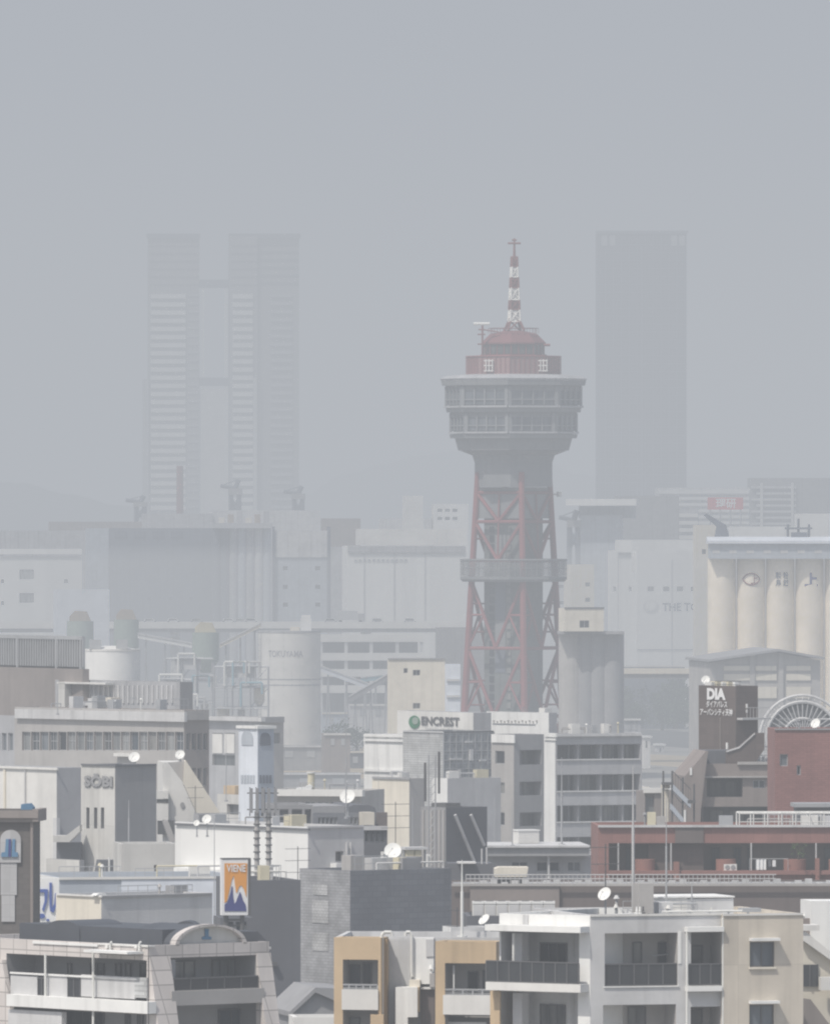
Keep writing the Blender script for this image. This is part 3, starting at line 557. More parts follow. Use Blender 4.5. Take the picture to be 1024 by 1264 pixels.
# green bins with conveyors
for x0, x1, y0, D_, lb in ((82, 115, 767, 2480, 'dull green bin left of the other bins, behind the white tank'), (140, 171, 765, 2450, 'dull green bin right behind the white storage tank'), (237, 270, 781, 2380, 'dull green bin standing left of the lettered silo')):
    b, fr = bld('hopper_bin', lb, 'hopper', (x0+x1)/2, D_, 0, 'dull green hopper bins'); s = D_/F; r = (x1-x0)/2*s; cc = (((x0+x1)/2-512)*s, D_+r); zt_ = CH-(y0-HOR)*s
    mb = MB(); mb.smooth = True; mb.cyl(cc, zt_-34*s, zt_, r, 24); mb.cyl(cc, zt_-50*s, zt_-34*s, r*.35, 24, r); mb.build('bin', 'greenbin', b); mb = MB()
    for a in range(4): q = Vector((cc[0]+r*.85*math.cos(a*math.pi/2+.8), cc[1]+r*.85*math.sin(a*math.pi/2+.8), 0)); mb.tube(q, q+Vector((0, 0, zt_-33*s)), .25, 6)
    mb.build('leg', 'metal', b); f6 = Fr((cc[0], cc[1]), 0); MB().prism(f6, [(-r*.8, zt_+.02), (r*.8, zt_+.02), (r*.5, zt_+12*s), (-r*.4, zt_+13*s), (-r*.8, zt_+6*s)], -1.4, 1.4).build('conveyor_head', 'rust' if x0 < 200 else 'yellow', b)
# conveyors
def conveyor(label, a, b_, D_, w, m, zb=0):
    t = thing('conveyor', label, 'conveyor', W((a[0]+b_[0])/2, 0, D_), 0, 'sloping conveyors of the cement works'); t.location.z = 0
    p, q = W(*a, D_), W(*b_, D_); f = Fr((p.x, p.y), 0); L_ = q.x-p.x; s = D_/F; h = w*s
    MB().prism(f, [(0, p.z), (L_, q.z), (L_, q.z+h), (0, p.z+h)], 0, 2.2).build('gallery', m, t)
    mb = MB()
    for k in (.15, .5, .85): x = L_*k; z = p.z+(q.z-p.z)*k; mb.tube(f.pt(x-.6, 1, 0), f.pt(x, 1, z), .16, 5).tube(f.pt(x+.6, 1, 0), f.pt(x, 1, z), .16, 5)
    mb.build('trestle', 'metal', t)
    mb = MB(); mb.prism(f, [(0, p.z+h), (L_, q.z+h), (L_, q.z+h+.3), (0, p.z+h+.3)], -.2, 2.4); mb.build('roof', 'lightgrey', t)
conveyor('pale blue conveyor sloping down right from the lettered silo', (395, 829), (460, 853), 2380, 6, 'paleblue'); conveyor('dark roofed conveyor rising right to the cream block', (430, 868), (485, 836), 2360, 7, 'midgrey'); conveyor('turquoise roofed conveyor left of the cream block', (445, 842), (482, 838), 2420, 5, 'aquablue')
conveyor('white double conveyor sloping down between the green bins', (170, 788), (237, 800), 2420, 5, 'white'); conveyor('cream conveyor curving up to the top of the lettered silo', (271, 800), (322, 774), 2290, 4, 'cream')
# cement works steel frame
def plant(label, x0, x1, y0, D_, seed):
    rnd = random.Random(seed); t = thing('steel_frame_plant', label, 'plant', W((x0+x1)/2, 0, D_), 0, 'steel framed cement works'); t.location.z = 0
    f = FP(x0, D_); u1 = f.u(x1); zt_ = f.z(x0, y0); mb = MB(); nx = max(3, int(u1/3.2)); lv = [zt_*k/5 for k in range(1, 6)]
    for v in (0, 6):
        for i in range(nx+1): u = u1*i/nx; mb.tube(f.pt(u, v, 0), f.pt(u, v, zt_-rnd.random()*1.5*(i % 2)), .17, 5)
        for z in lv: mb.tube(f.pt(0, v, z-.2), f.pt(u1, v, z-.2), .14, 5)
        for i in range(nx):
            if rnd.random() < .6: j = rnd.randrange(2, 5); mb.tube(f.pt(u1*i/nx, v, lv[j-1]), f.pt(u1*(i+1)/nx, v, lv[j]-.3), .1, 4)
    mb.build('frame', 'metal', t)
    mb = MB()
    for z in lv[2:4]: mb.box(f, 0, u1, .3, 5.8, z-.1, z+.1)
    mb.build('platform', 'grey_plain', t)
    for i in range(nx):
        u = u1*(i+.5)/nx; r = rnd.uniform(.7, 1.3); j = rnd.choice((2, 3)); z = lv[j]-.9*(lv[1]-lv[0]); mb = MB(); mb.smooth = True
        mb.cyl(f.pt(u, 3, 0)[:2], z+.8, z+rnd.uniform(3, 4.4), r, 16); mb.cyl(f.pt(u, 3, 0)[:2], z-.6, z+.8, r*.3, 16, r); mb.build('vessel', rnd.choice(['offwhite', 'lightgrey', 'grey_plain', 'greenbin', 'cream']), t)
    for k in range(4):
        u = rnd.uniform(0, u1*.7); z = rnd.choice(lv[2:]); w = rnd.uniform(2, 5); MB().path([f.pt(u, -.4, z-4), f.pt(u, -.4, z+.8), f.pt(u+w, -.4, z+.8), f.pt(u+w, -.4, z-1.5)], .22, 7).build('pipe', rnd.choice(['pipe_white', 'pipegrey', 'aquablue']), t)
    MB().box(f, u1*.2, u1*.75, .5, 5.5, zt_-2.4, zt_-.3).build('hopper', 'lightgrey', t); MB().box(f, u1*.15, u1*.8, .2, 5.8, zt_-.28, zt_).build('roof', 'offwhite', t)
plant('steel framed cement works with pale vessels left of the lettered silo', 204, 262, 812, 2210, 3); plant('steel framed cement works with dark green vessels touching the lettered silo', 264, 331, 822, 2190, 11)
plant('low steel pipe rack at the left end of the cement works behind the brown office', 196, 236, 838, 2120, 21)
# cream block with two windows
m = block('cream_block', 'plain cream block with two small windows left of the red tower', 'building', 479, 1600, 6, 549, 814, xl=478, mt='cream', wins=[('R', 509.5, 518.5, 827, 834), ('R', 509.5, 518.5, 868, 875), ('R', 498, 503, 825, 831, 1)], g='glass', par=.4, fm='metal')
m.panel('R', 478.7, 549.3, 812.5, 814.5, -.15, .3, 'coping', 'midgrey')
m = block('pipe_tower', 'thin pale blue pipe tower between the cream block and the red tower', 'tower', 551, 1750, 6, 568, 820, depth=4, mt='paleblue')
for y in (838, 858, 880): m.panel('R', 551, 567, y, y+3, -.3, -.01, 'platform', 'lightgrey')
# dark silo cluster
b, fr = bld('dark_silos', 'cluster of dark grey concrete silos right of the red tower', 'silo', 690, 1900, 0)
s4 = 1900/F; zt_ = CH-(783-HOR)*s4
for k in range(4): mb = MB(); mb.smooth = True; mb.cyl(((706+k*16-512)*s4, 1905), 0, zt_-.02*k, 16.5*s4, 40); mb.build('silo', ['warmgrey', 'midgrey', 'midgrey', 'midgrey'][k], b)
f7 = FP(690, 1900); MB().box(f7, f7.u(688), f7.u(770.5), .6, 6, zt_, zt_+.5).build('roof', 'midgrey', b)
mm = Mass(b, FP(697, 1899, 10), 697, 745, 751, depth=6, mat='cream', par=.2); mm.win('R', 715, 727, 766, 775, fm='metal'); mm.z0 = zt_+.51; mm.build('elevator_head'); mm.panel('R', 696.6, 745.5, 749.6, 751.6, -.12, .2, 'coping', 'charcoal')

# ================================================================== the tower
D = 2100; s = D/F; TX = 633.5
b = thing('port_tower', 'red lattice observation tower with grey two-storey glazed deck and striped mast', 'tower', ((TX-512)*s, D, 0), 0)
TC = Vector(((TX-512)*s, D, 0)); Z = lambda y: CH-(y-HOR)*s
def ngon(n, r, z, rot, off=0.): return [TC+Vector((r*math.cos(rot+2*math.pi*i/n), r*math.sin(rot+2*math.pi*i/n), z)) for i in range(n)]
def loft(mb, rings, cap=True):
    n = len(rings[0])
    for A, B in zip(rings, rings[1:]):
        for i in range(n): mb.quad(A[i], A[(i+1) % n], B[(i+1) % n], B[i])
    if cap: mb.quad(*rings[-1]); mb.quad(*rings[0][::-1])
    return mb
ph = R_(-90+12); po = R_(-90-5)
core = [ngon(4, 37*s, 0, ph), ngon(4, 37*s, Z(602), ph)]
loft(MB(), core).build('core', 'towercore', b)
loft(MB(), [ngon(8, 48*s, Z(601), po), ngon(8, 48*s, Z(571), po), ngon(8, 51*s, Z(562), po), ngon(8, 66*s, Z(556.3), po)]).build('neck', 'towergrey', b)
loft(MB(), [ngon(4, 45*s, Z(640), ph), ngon(4, 45*s, Z(601.5), ph)], True).build('upper_shaft', 'towergrey', b)
# slots with ladder rungs on the lit core face
A0, A1 = core[0][3], core[0][0]; d_ = (A1-A0).normalized(); nrm = Vector((d_.y, -d_.x, 0))
ff = Fr((A0.x, A0.y), math.degrees(math.atan2(d_.y, d_.x)))
for k in (.22, .7):
    mb = MB(); u = k*(A1-A0).length; z = Z(885)
    while z < Z(612): mb.box(ff, u-.5, u+.5, -.2, -.01, z, z+1.15); z += 1.7
    mb.build('window', 'glass', b)
for y0, y1, mm_ in ((660, 690, 'deckgrey'), (718, 765, 'slate'), (766, 800, 'deckgrey'), (800, 830, 'slate')):
    MB().box(ff, .32*(A1-A0).length, .6*(A1-A0).length, -.12, -.02, Z(y1), Z(y0)).build('panel', mm_, b)
# legs and bracing
rad = lambda y: (46+(y-600)*16/277)*s
def leg(k, y): a = ph+k*math.pi/2; return TC+Vector((rad(y)*math.cos(a), rad(y)*math.sin(a), Z(y)))
ysx = [583, 644, 692, 718, 800, 884, 965]
for k in range(4): MB().tube(leg(k, 965), leg(k, 583), .72, 8, .55).build('leg', 'towerred' if k in (0, 3) else 'towerdark', b)  # right and rear legs take a darker red, shade put into the colour
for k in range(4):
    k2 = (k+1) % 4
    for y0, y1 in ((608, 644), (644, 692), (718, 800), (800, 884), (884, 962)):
        mt_ = 'towerred' if k in (3,) else 'towerdark'; mb = MB(); mid = (leg(k, y1)+leg(k2, y1))/2  # sunlit left face red, the other faces painted darker as if shaded
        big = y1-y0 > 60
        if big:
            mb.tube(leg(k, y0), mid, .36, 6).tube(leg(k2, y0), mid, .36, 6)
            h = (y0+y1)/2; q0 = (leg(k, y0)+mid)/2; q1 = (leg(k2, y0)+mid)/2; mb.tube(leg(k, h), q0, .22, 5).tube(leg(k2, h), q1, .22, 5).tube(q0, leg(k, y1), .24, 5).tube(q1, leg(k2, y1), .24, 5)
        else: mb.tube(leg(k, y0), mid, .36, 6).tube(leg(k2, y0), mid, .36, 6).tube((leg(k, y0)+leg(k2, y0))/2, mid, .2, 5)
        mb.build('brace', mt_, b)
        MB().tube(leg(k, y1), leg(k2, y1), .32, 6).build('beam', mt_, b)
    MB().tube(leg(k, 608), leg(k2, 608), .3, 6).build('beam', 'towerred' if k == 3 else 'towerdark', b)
    # ties from legs back to the core
    mb = MB()
    for y in (625, 665, 745, 780, 840, 870): a = ph+k*math.pi/2; mb.tube(leg(k, y), TC+Vector((36*s*math.cos(a), 36*s*math.sin(a), Z(y))), .18, 5)
    mb.build('tie', 'towerdark', b)
# middle ring
o = loft(MB(), [ngon(8, 63*s, Z(718), po), ngon(8, 66*s, Z(715), po), ngon(8, 66*s, Z(711.5), po)]).build('ring_platform', 'towergrey', b)
mb = MB(); rg = [(ngon(8, 65.5*s, Z(711), po), ngon(8, 65.5*s, Z(691), po))]
for i in range(8):
    a, bb = rg[0][0][i], rg[0][0][(i+1) % 8]; c_, d2 = rg[0][1][i], rg[0][1][(i+1) % 8]
    mb.tube(c_, d2, .2, 5); mb.tube((a*.5+c_*.5), (bb*.5+d2*.5), .08, 4)
    for k in range(7): t_ = k/7; mb.tube(a.lerp(bb, t_), c_.lerp(d2, t_), .09, 4)
mb.build('railing', 'towergrey', o)
wm = bpy.data.materials.new('wire_mesh'); wm.use_nodes = True; q = wm.node_tree; pb = q.nodes['Principled BSDF']; pb.inputs['Base Color'].default_value = (.3, .31, .32, 1); pb.inputs['Alpha'].default_value = .45; MATS['wire_mesh'] = wm
mb = MB()
for i in range(8): mb.quad(rg[0][0][i], rg[0][0][(i+1) % 8], rg[0][1][(i+1) % 8], rg[0][1][i])
mb.build('wire_screen', 'wire_mesh', o)
# observation deck
loft(MB(), [ngon(8, 68.5*s, Z(556), po), ngon(8, 72.5*s, Z(541), po)]).build('underdeck', 'towergrey', b)
def rdeck(y): return (76+(541-y)*12.5/72)*s
loft(MB(), [ngon(8, rdeck(541)+.35, Z(541), po), ngon(8, rdeck(536)+.35, Z(536), po)]).build('cornice', 'deckgrey', b)
def band(y0, y1, m_, ex, name): return loft(MB(), [ngon(8, rdeck(y1)+ex, Z(y1), po), ngon(8, rdeck(y0)+ex, Z(y0), po)]).build(name, m_, b)
band(503, 509, 'deckgrey', .2, 'cornice'); band(470, 476, 'deckgrey', .2, 'cornice'); band(509.1, 536, 'towergrey', -.5, 'wall'); band(476.1, 503, 'towergrey', -.5, 'wall')
loft(MB(), [ngon(8, 89.5*s, Z(470), po), ngon(8, 91*s, Z(467.5), po), ngon(8, 83*s, Z(464), po), ngon(8, 60*s, Z(462), po)]).build('roof', 'grey_plain', b)
for y0, y1 in ((479, 500), (512, 532)):
    for i in range(8):
        A = ngon(8, rdeck((y0+y1)/2)-.05, 0, po); P, Q_ = A[i], A[(i+1) % 8]; Lh = (Q_-P).length; a = math.degrees(math.atan2((Q_-P).y, (Q_-P).x)); f = Fr((P.x, P.y), a)
        mb = MB(); o = MB().box(f, .6, Lh-.6, .25, .3, Z(y1), Z(y0)).build('window', 'glass_blue', b)
        nb = 4
        for k in range(nb+1): u = .6+(Lh-1.2)*k/nb; mb.box(f, u-.13, u+.13, -.05, .24, Z(y1), Z(y0))
        mb.box(f, .7, Lh-.7, .0, .24, Z(y1)+.9, Z(y1)+1.1); mb.build('frame', 'deckgrey', o)
        [MB().box(f, a0, a0+.53, -.1, .2, Z(y1+3), Z(y0-2)).build('corner_post', 'deckgrey', b) for a0 in (.05, Lh-.58)]
        MB().box(f, .1, Lh-.1, -.35, .1, Z(y1+3.4), Z(y1+1)).build('sill', 'grey_plain', b)
# red crown
loft(MB(), [ngon(8, 58*s, Z(462), po), ngon(8, 58*s, Z(441), po)], False).build('parapet', 'crownfence', b)
mb = MB(); 
for i in range(8):
    P, Q_ = ngon(8, 58.6*s, 0, po)[i], ngon(8, 58.6*s, 0, po)[(i+1) % 8]
    for k in range(7): q = P.lerp(Q_, k/7); mb.tube(q+Vector((0, 0, Z(462))), q+Vector((0, 0, Z(440))), .1, 4)
    mb.tube(P+Vector((0, 0, Z(440))), Q_+Vector((0, 0, Z(440))), .13, 5)
mb.build('railing', 'towerred', b)
loft(MB(), [ngon(8, 39*s, Z(461), po), ngon(8, 39*s, Z(440), po)]).build('crown_wall', 'towerred', b)
loft(MB(), [ngon(8, 41*s, Z(440), po), ngon(8, 41*s, Z(437.5), po)]).build('crown_ledge', 'towerred', b)
loft(MB(), [ngon(8, 37.5*s, Z(437), po), ngon(8, 37.5*s, Z(425), po)]).build('crown_window', 'glass', b)
mb = MB()
for i in range(8):
    P, Q_ = ngon(8, 37.8*s, 0, po)[i], ngon(8, 37.8*s, 0, po)[(i+1) % 8]
    for k in range(3): q = P.lerp(Q_, k/3); MB().tube(q+Vector((0, 0, Z(437.5))), q+Vector((0, 0, Z(425))), .14, 4).build('mullion', 'towerred', b)
loft(MB(), [ngon(8, 40*s, Z(425), po), ngon(8, 40*s, Z(423), po), ngon(8, 29*s, Z(412), po), ngon(8, 11*s, Z(408), po)]).build('crown_roof', 'towercrown', b)
mb = MB()
for i in range(8):
    P = ngon(8, 31*s, Z(411.5), po)[i]; Q_ = ngon(8, 31*s, Z(411.5), po)[(i+1) % 8]; mb.tube(P+Vector((0, 0, 1)), Q_+Vector((0, 0, 1)), .07, 4)
    for k in range(3): q = P.lerp(Q_, k/3); mb.tube(q, q+Vector((0, 0, 1)), .06, 4)
mb.build('railing', 'towerdark', b)
for i, (dx, dy, m_) in enumerate(((-31, -22, 'mast_white'), (36, -20, 'mast_white'))):
    f = Fr((TC.x+dx*s, TC.y-44*s), 0); mb = MB()
    for a in (-.55, .55): mb.box(f, a*7*s, a*7*s+1.2*s, -1.0, -.8, Z(459), Z(444))
    for y in (445, 451, 457.5): mb.box(f, -6*s, 6*s, -.79, -.6, Z(y+1.4), Z(y))
    for a in (-.05,): mb.box(f, a, a+.2, -.78, -.62, Z(459), Z(444))
    mb.build('equipment_rack', m_, b)
# mast
mx = Vector((TC.x+1.*s, TC.y, 0)); segs = [(408, 395, 'mast_red'), (397, 382, 'mast_white'), (382, 370, 'mast_red'), (370, 355, 'mast_white'), (355, 342, 'mast_red'), (342, 329, 'mast_white'), (329, 317, 'mast_red')]
mr = lambda y: (3.1+(y-317)*3.4/80)*s
for y1, y0, m_ in segs:
    mb = MB(); 
    for i in range(4):
        a = R_(45+90*i+12); v1 = Vector((math.cos(a), math.sin(a), 0)); a2 = a+math.pi/2; v2 = Vector((math.cos(a2), math.sin(a2), 0))
        if y1 == 408: mb.tube(mx+v1*mr(y1)*2.1+Vector((0, 0, Z(y1))), mx+v1*mr(y0)*1.2+Vector((0, 0, Z(y0))), .22, 6); mb.tube(mx+v1*mr(y1)*2+Vector((0, 0, Z(y1))), mx+v2*mr(y0)*1.2+Vector((0, 0, Z(y0))), .16, 5); continue
        p0, p1, q0, q1 = [mx+v*mr(y)*1.35+Vector((0, 0, Z(y))) for v in (v1, v2) for y in (y1, y0)]
        mb.tube(p0, p1, .2, 6); mb.tube(p0, q1, .12, 5); mb.tube(q0, p1, .12, 5); mb.tube(p0, q0, .14, 5)
    if y1 != 408: mb.cyl(mx[:2], Z(y1), Z(y0), mr(y1)*.85, 10)
    mb.build('mast_section', m_, b)
mb = MB(); mb.tube(mx+Vector((0, 0, Z(317))), mx+Vector((0, 0, Z(294))), .28, 6, .15); mb.tube(mx+Vector((-4.5*s, 0, Z(317))), mx+Vector((4.5*s, 0, Z(317))), .15, 5)
mb.tube(mx+Vector((-8*s, 0, Z(300))), mx+Vector((8*s, 0, Z(300))), .2, 5); mb.tube(mx+Vector((0, -8*s, Z(300))), mx+Vector((0, 8*s, Z(300))), .2, 5); mb.tube(mx+Vector((-3*s, 0, Z(296))), mx+Vector((3*s, 0, Z(296))), .18, 5)
mb.build('mast_top', 'mast_red', b)
ax = Vector((TC.x-38.5*s, TC.y-4, 0)); mb = MB(); mb.tube(ax+Vector((0, 0, Z(440))), ax+Vector((0, 0, Z(402))), .2, 6)
for y, w in ((407, 5), (413, 6), (425, 6)): mb.tube(ax+Vector((-w*s, 0, Z(y))), ax+Vector((w*s*.6, 0, Z(y))), .14, 5)
mb.tube(ax+Vector((0, 0, Z(407))), ax+Vector((20*s, 0, Z(410))), .12, 5); o = mb.build('side_mast', 'mast_red', b)
MB().tube(ax+Vector((-11*s, 0, Z(400))), ax+Vector((9*s, 0, Z(400))), .28, 6).build('radar_bar', 'mast_white', o)
mb = MB(); e = TC+Vector((37*s, -3, 0)); mb.tube(e+Vector((0, 0, Z(426))), e+Vector((8*s, 0, Z(426))), .25, 6); mb.build('lamp_arm', 'mast_red', b)
mb = MB(); e = leg(1, 610); mb.tube(e, e+Vector((11*s, 0, 0)), .2, 5); mb.tube(e+Vector((11*s, 0, .5)), e+Vector((11*s, 0, -.5)), .5, 8); mb.build('lamp_arm', 'mast_white', b)
# ================================================================== mid-distance clutter on the ground
def sheet(name, pts, m_, z): mb = MB(); mb.quad(*[Vector((*((px-512)*CH*F/(py-HOR)/F, CH*F/(py-HOR)), z)) for px, py in pts]); return struct(mb, name, m_)
sheet('yard', [(330, 958), (470, 962), (470, 944), (330, 940)], 'sand', .008); sheet('road', [(330, 935), (480, 936), (480, 926), (330, 926)], 'asphalt', .012); sheet('yard', [(430, 944), (485, 946), (485, 918), (450, 918)], 'sand', .016)
sheet('road', [(735, 940), (880, 950), (880, 935), (735, 928)], 'sand', .008); sheet('road', [(735, 915), (880, 926), (880, 905), (735, 898)], 'asphalt', .012)
for i, (x, D_, x1, yt, m_, lb) in enumerate([
    (335, 2180, 402, 921, 'midgrey', 'low grey-roofed shed below the lettered silo'), (400, 2150, 432, 906, 'taupe', 'brown low shed in the yard right of the lettered silo foot'),
    (408, 2200, 450, 928, 'charcoal', 'dark flat shed on the sandy yard'), (345, 2050, 445, 955, 'midgrey', 'long dull shed roof beyond the sandy yard'),
    (432, 2400, 480, 870, 'lightgrey', 'pale shed under the conveyors left of the cream block'), (398, 2450, 432, 880, 'bluegrey', 'blue-grey shed tucked under the sloping conveyors'),
    (725, 2000, 790, 905, 'lightgrey', 'small pale shed at foot of the dark silos'), (770, 2150, 790, 888, 'grey_plain', 'narrow grey hut beside the dark silos foot'),
    (740, 1500, 800, 972, 'lightgrey', 'flat pale roof right of the balcony block'), (792, 1250, 832, 975, 'offwhite', 'small white roofed shop between balcony block and stair'),
    (756, 2600, 845, 822, 'slate', 'dark long shed before the lettered cold store')]):
    m = block('shed', lb, 'shed', x, D_, 3+i % 3, x1, yt, depth=9, mt=m_, par=.15, roofm=['rooflead', 'midgrey', 'lightgrey'][i % 3])
    m.panel('R', x-.6, x1+.6, yt-.6, yt+1.6, -.4, -.02, 'eave', ['lightgrey', 'offwhite', 'cream'][i % 3])
    for k in range(2): xx = x+(x1-x)*(.25+.4*k); m.panel('R', xx, xx+(x1-x)*.15, yt+6, yt+14, -.1, -.01, 'shutter', 'metal')
for i, (x, y, D_, m_) in enumerate([(795, 905, 2200, 'offwhite'), (812, 915, 2350, 'lightgrey')]):
    f = FP(x, D_, 10); w = 5*D_/F; t = thing('site_cabin', ['white roof booth beyond the trees at mid right', 'pale hut among trees left of the brown lettered block'][i], 'cabin', f.pt(0, 0, 0), 10)
    z = f.z(x, y); MB().box(f, 0, w*1.5, 0, 4, 0, z-1.0).build('wall', m_, t); MB().box(f, -.3, w*1.5+.3, -.3, 4.3, z-.99, z-.6).build('roof', 'white', t)
    MB().box(f, w*.3, w*.7, -.06, -.01, z-3, z-1.6).build('window', 'glass', t)
def tree(px, D_, h, w, label, seed, lm='leaf', base=0., nl=1500):
    rnd = random.Random(seed); x = (px-512)*D_/F; t = thing('tree', label, 'tree', (x, D_, base), 0, 'trees at mid right' if base == 0 else None); mb = MB(); B = Vector((x, D_, base))
    mb.tube(B, B+Vector((0, 0, h*.45)), .05*h, 7, .03*h); tips = []
    for k in range(6): a = k*1.05+rnd.random(); tip = B+Vector((math.cos(a)*w*.32, math.sin(a)*w*.32, h*rnd.uniform(.55, .8))); mb.tube(B+Vector((0, 0, h*rnd.uniform(.28, .42))), tip, .02*h, 5, .008*h); tips.append(tip)
    mb.build('trunk', 'bark', t); cr = MB(); cl_ = [B+Vector((rnd.gauss(0, .25)*w, rnd.gauss(0, .25)*w, h*rnd.uniform(.28, .95))) for _ in range(22)]+tips
    for _ in range(nl):
        c = rnd.choice(cl_)+Vector((rnd.gauss(0, .09)*w, rnd.gauss(0, .09)*w, rnd.gauss(0, .07)*h)); q = h*rnd.uniform(.02, .05); a = Vector((rnd.gauss(0, 1), rnd.gauss(0, 1), rnd.gauss(0, 1))).normalized(); e = a.orthogonal().normalized(); g = a.cross(e)
        cr.quad(c+e*q, c+g*q*.7, c-e*q, c-g*q*.7)
    cr.build('crown', lm, t); return t
TP = ['left end', 'second from left', 'third from left', 'middle', 'fifth from left', 'sixth from left', 'right end']
for i, (px, D_, h) in enumerate([(753, 2560, 8), (766, 2600, 11), (783, 2540, 7), (799, 2620, 10), (817, 2580, 8), (833, 2600, 12), (852, 2550, 8.5)]): tree(px, D_, h, h*(.8, 1.1, .9, 1.2, .85, 1.0, 1.15)[i], 'dark hazy tree in the row left of the brown lettered block, '+TP[i], 40+i)
for i, (px, h) in enumerate(((409, 5), (424, 7), (440, 5.5))): tree(px, 2330, h, h, 'small hazy tree in the yard beyond the low office roof, '+('left', 'middle', 'right')[i]+' of three', 90+i, nl=700)
# ================================================================== middle city: brown office
b, fr = bld('office_building', 'wide brown-grey office block with ribbon windows at left, screens on its roof', 'office block', 227, 1000, 42)
m = Mass(b, fr, 227, 258, 877, xl=18, mat='taupe', matL='warmgrey', par=.5)
for k in range(18):
    x = 27+k*11.1; m.win('L', x+.3, x+10.6, 903.5, 926.5, n=(1, 2, 1, 3)[k*5 % 4], g=('glass_grey', 'glass_blue', 'glass', 'glass_grey', 'glass_grey')[k*3 % 5], rec=.25, hb=k*7 % 2); m.win('L', x+1, x+9.6, 948, 970, n=1, g='glass', rec=.25)
for k in range(4): x = 229+k*7; m.win('R', x+.8, x+6, 905, 926, n=1, g='glass_grey', rec=.25); m.win('R', x+.8, x+6, 948, 970, n=1, g='glass', rec=.25)
m.build(); m.panel('L', 18, 227.5, 877.5, 889, -.35, -.02, 'cornice', 'lightgrey'); m.panel('R', 227.5, 258, 877.5, 889, -.3, -.02, 'cornice', 'warmgrey'); m.panel('L', 140, 160, 930, 934, -.5, -.02, 'ledge', 'offwhite')
w = Mass(b, Fr(fr.O, 42), 20, 24, 885, depth=3, off=9, mat='midgrey', zt=m.zt-.8)
w2 = Mass(b, FP(22, 1030, 30), 22, 30, 884, xl=-40, mat='grey_plain', par=.3)
for k in range(5): w2.win('L', -14+k*8, -8+k*8, 905, 927, n=1, g='glass_blue', rec=.2)
w2.build('wing')
clutter(m, 14, 16, 1.1, .1, .9, .05, .9)
p1 = Mass(b, FP(102, 1035, 30), 102, 110, 826, xl=-40, mat='taupe', par=.4, z0=m.zt-1.5); p1.build('penthouse')
sc = FP(98, 1030, 20); L0, L1 = sc.u(-20), sc.u(98); za, zb_ = sc.z(50, 825), sc.z(50, 791); mb = MB()
scf = Fr(p1.L.pt(-.3, -.15, 0)[:2], p1.L.a); u0 = scf.u(-20); u1 = scf.u(98)
for k in range(40): u = u0+(u1-u0)*k/39; mb.box(scf, u-.05, u+.12, .3, .5, za, zb_)
mb.box(scf, u0, u1, .28, .55, zb_, zb_+.35).box(scf, u0, u1, .55, .6, za+.1, zb_)
for x in (18, 66, 96): u = scf.u(x); mb.box(scf, u-.15, u+.15, .25, .7, p1.zt-.4, zb_+.3)
mb.build('screen', 'metal', b); MB().box(scf, u0, u1-2.2, 1.2, 1.5, p1.zt-.4, zb_-.6).build('screen_back', 'midgrey', b)
p2 = Mass(b, FP(222, 1025, 40), 222, 238, 842, xl=68, mat='midgrey', matL='grey_plain', par=.3, z0=m.zt-1.5)
p2.build('penthouse')
for k in range(22): p2.panel('L', 85+k*6, 86.6+k*6, 846, 868, -.12, -.01, 'louver', 'lightgrey')
for x0, x1, y0, y1, mm in ((113, 137, 861, 870, 'cream'), (72, 80, 843, 873, 'concrete'), (90, 112, 866, 871, 'lightgrey'), (70, 130, 842.4, 844.5, 'offwhite')): p2.panel('L', x0, x1, y0, y1, -1.2, -.15, 'equipment', mm)
rod(71, 845, 1005, m.roof, 'tall thin rod on the brown office roof at far left')
# ---------------- fascia building right of office, louvred tower
m = block('grey_office', 'grey flat-roofed office with pale wall panels behind the pale blue vent tower', 'office block', 322, 1300, 40, 350, 886, xl=245, mt='warmgrey', mL='grey_plain', wins=[('L', 262, 275, 905, 922, 1), ('L', 277, 290, 905, 922, 1), ('L', 262, 290, 932, 945), ('R', 326, 346, 905, 918)])
m.panel('L', 244, 322.4, 885, 890, -.7, -.02, 'cornice', 'lightgrey'); m.panel('R', 321.8, 351, 885, 892, -.6, -.02, 'cornice', 'midgrey')
for x in (262, 277): m.panel('L', x, x+12, 906, 930, -.12, -.02, 'wall_panel', 'offwhite')
b, fr = bld('vent_tower', 'pale blue-white square ventilation tower with arched louvres and open white top', 'tower', 318, 880, 38)
m = Mass(b, fr, 318, 338, 900, xl=294.5, mat='paleblue_shade', matL='paleblue', par=.6, roofm='charcoal')  # right face is a darker copy of the left, its shade painted in
m.build()
for f, xc, hw_ in (('L', 305.5, 7), ('R', 327, 6.5)):
    f_ = m.fc(f); u, z = f_.p(xc, 912, 0); du = f_.u(xc+hw_)-u; zz = f_.z(xc, 920)
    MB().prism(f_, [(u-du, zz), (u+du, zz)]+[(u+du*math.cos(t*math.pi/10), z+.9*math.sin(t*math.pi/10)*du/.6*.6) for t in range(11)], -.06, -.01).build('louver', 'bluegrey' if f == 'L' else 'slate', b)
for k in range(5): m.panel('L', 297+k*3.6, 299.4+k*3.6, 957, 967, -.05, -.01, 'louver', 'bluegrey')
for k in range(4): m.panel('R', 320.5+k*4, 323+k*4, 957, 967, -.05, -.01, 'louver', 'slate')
mb = MB(); mb.box(m.R, -.15, m.W+.15, -.15, .05, m.zt+.02, m.zt+.25).box(m.L, -m.dep-.15, -.1, -.16, .06, m.zt+.02, m.zt+.25).box(m.R, m.W-.05, m.W+.16, .06, m.dep+.1, m.zt+.02, m.zt+.25).box(m.R, -.1, m.W-.06, m.dep-.1, m.dep+.12, m.zt+.02, m.zt+.25); mb.build('top_frame', 'white', b)
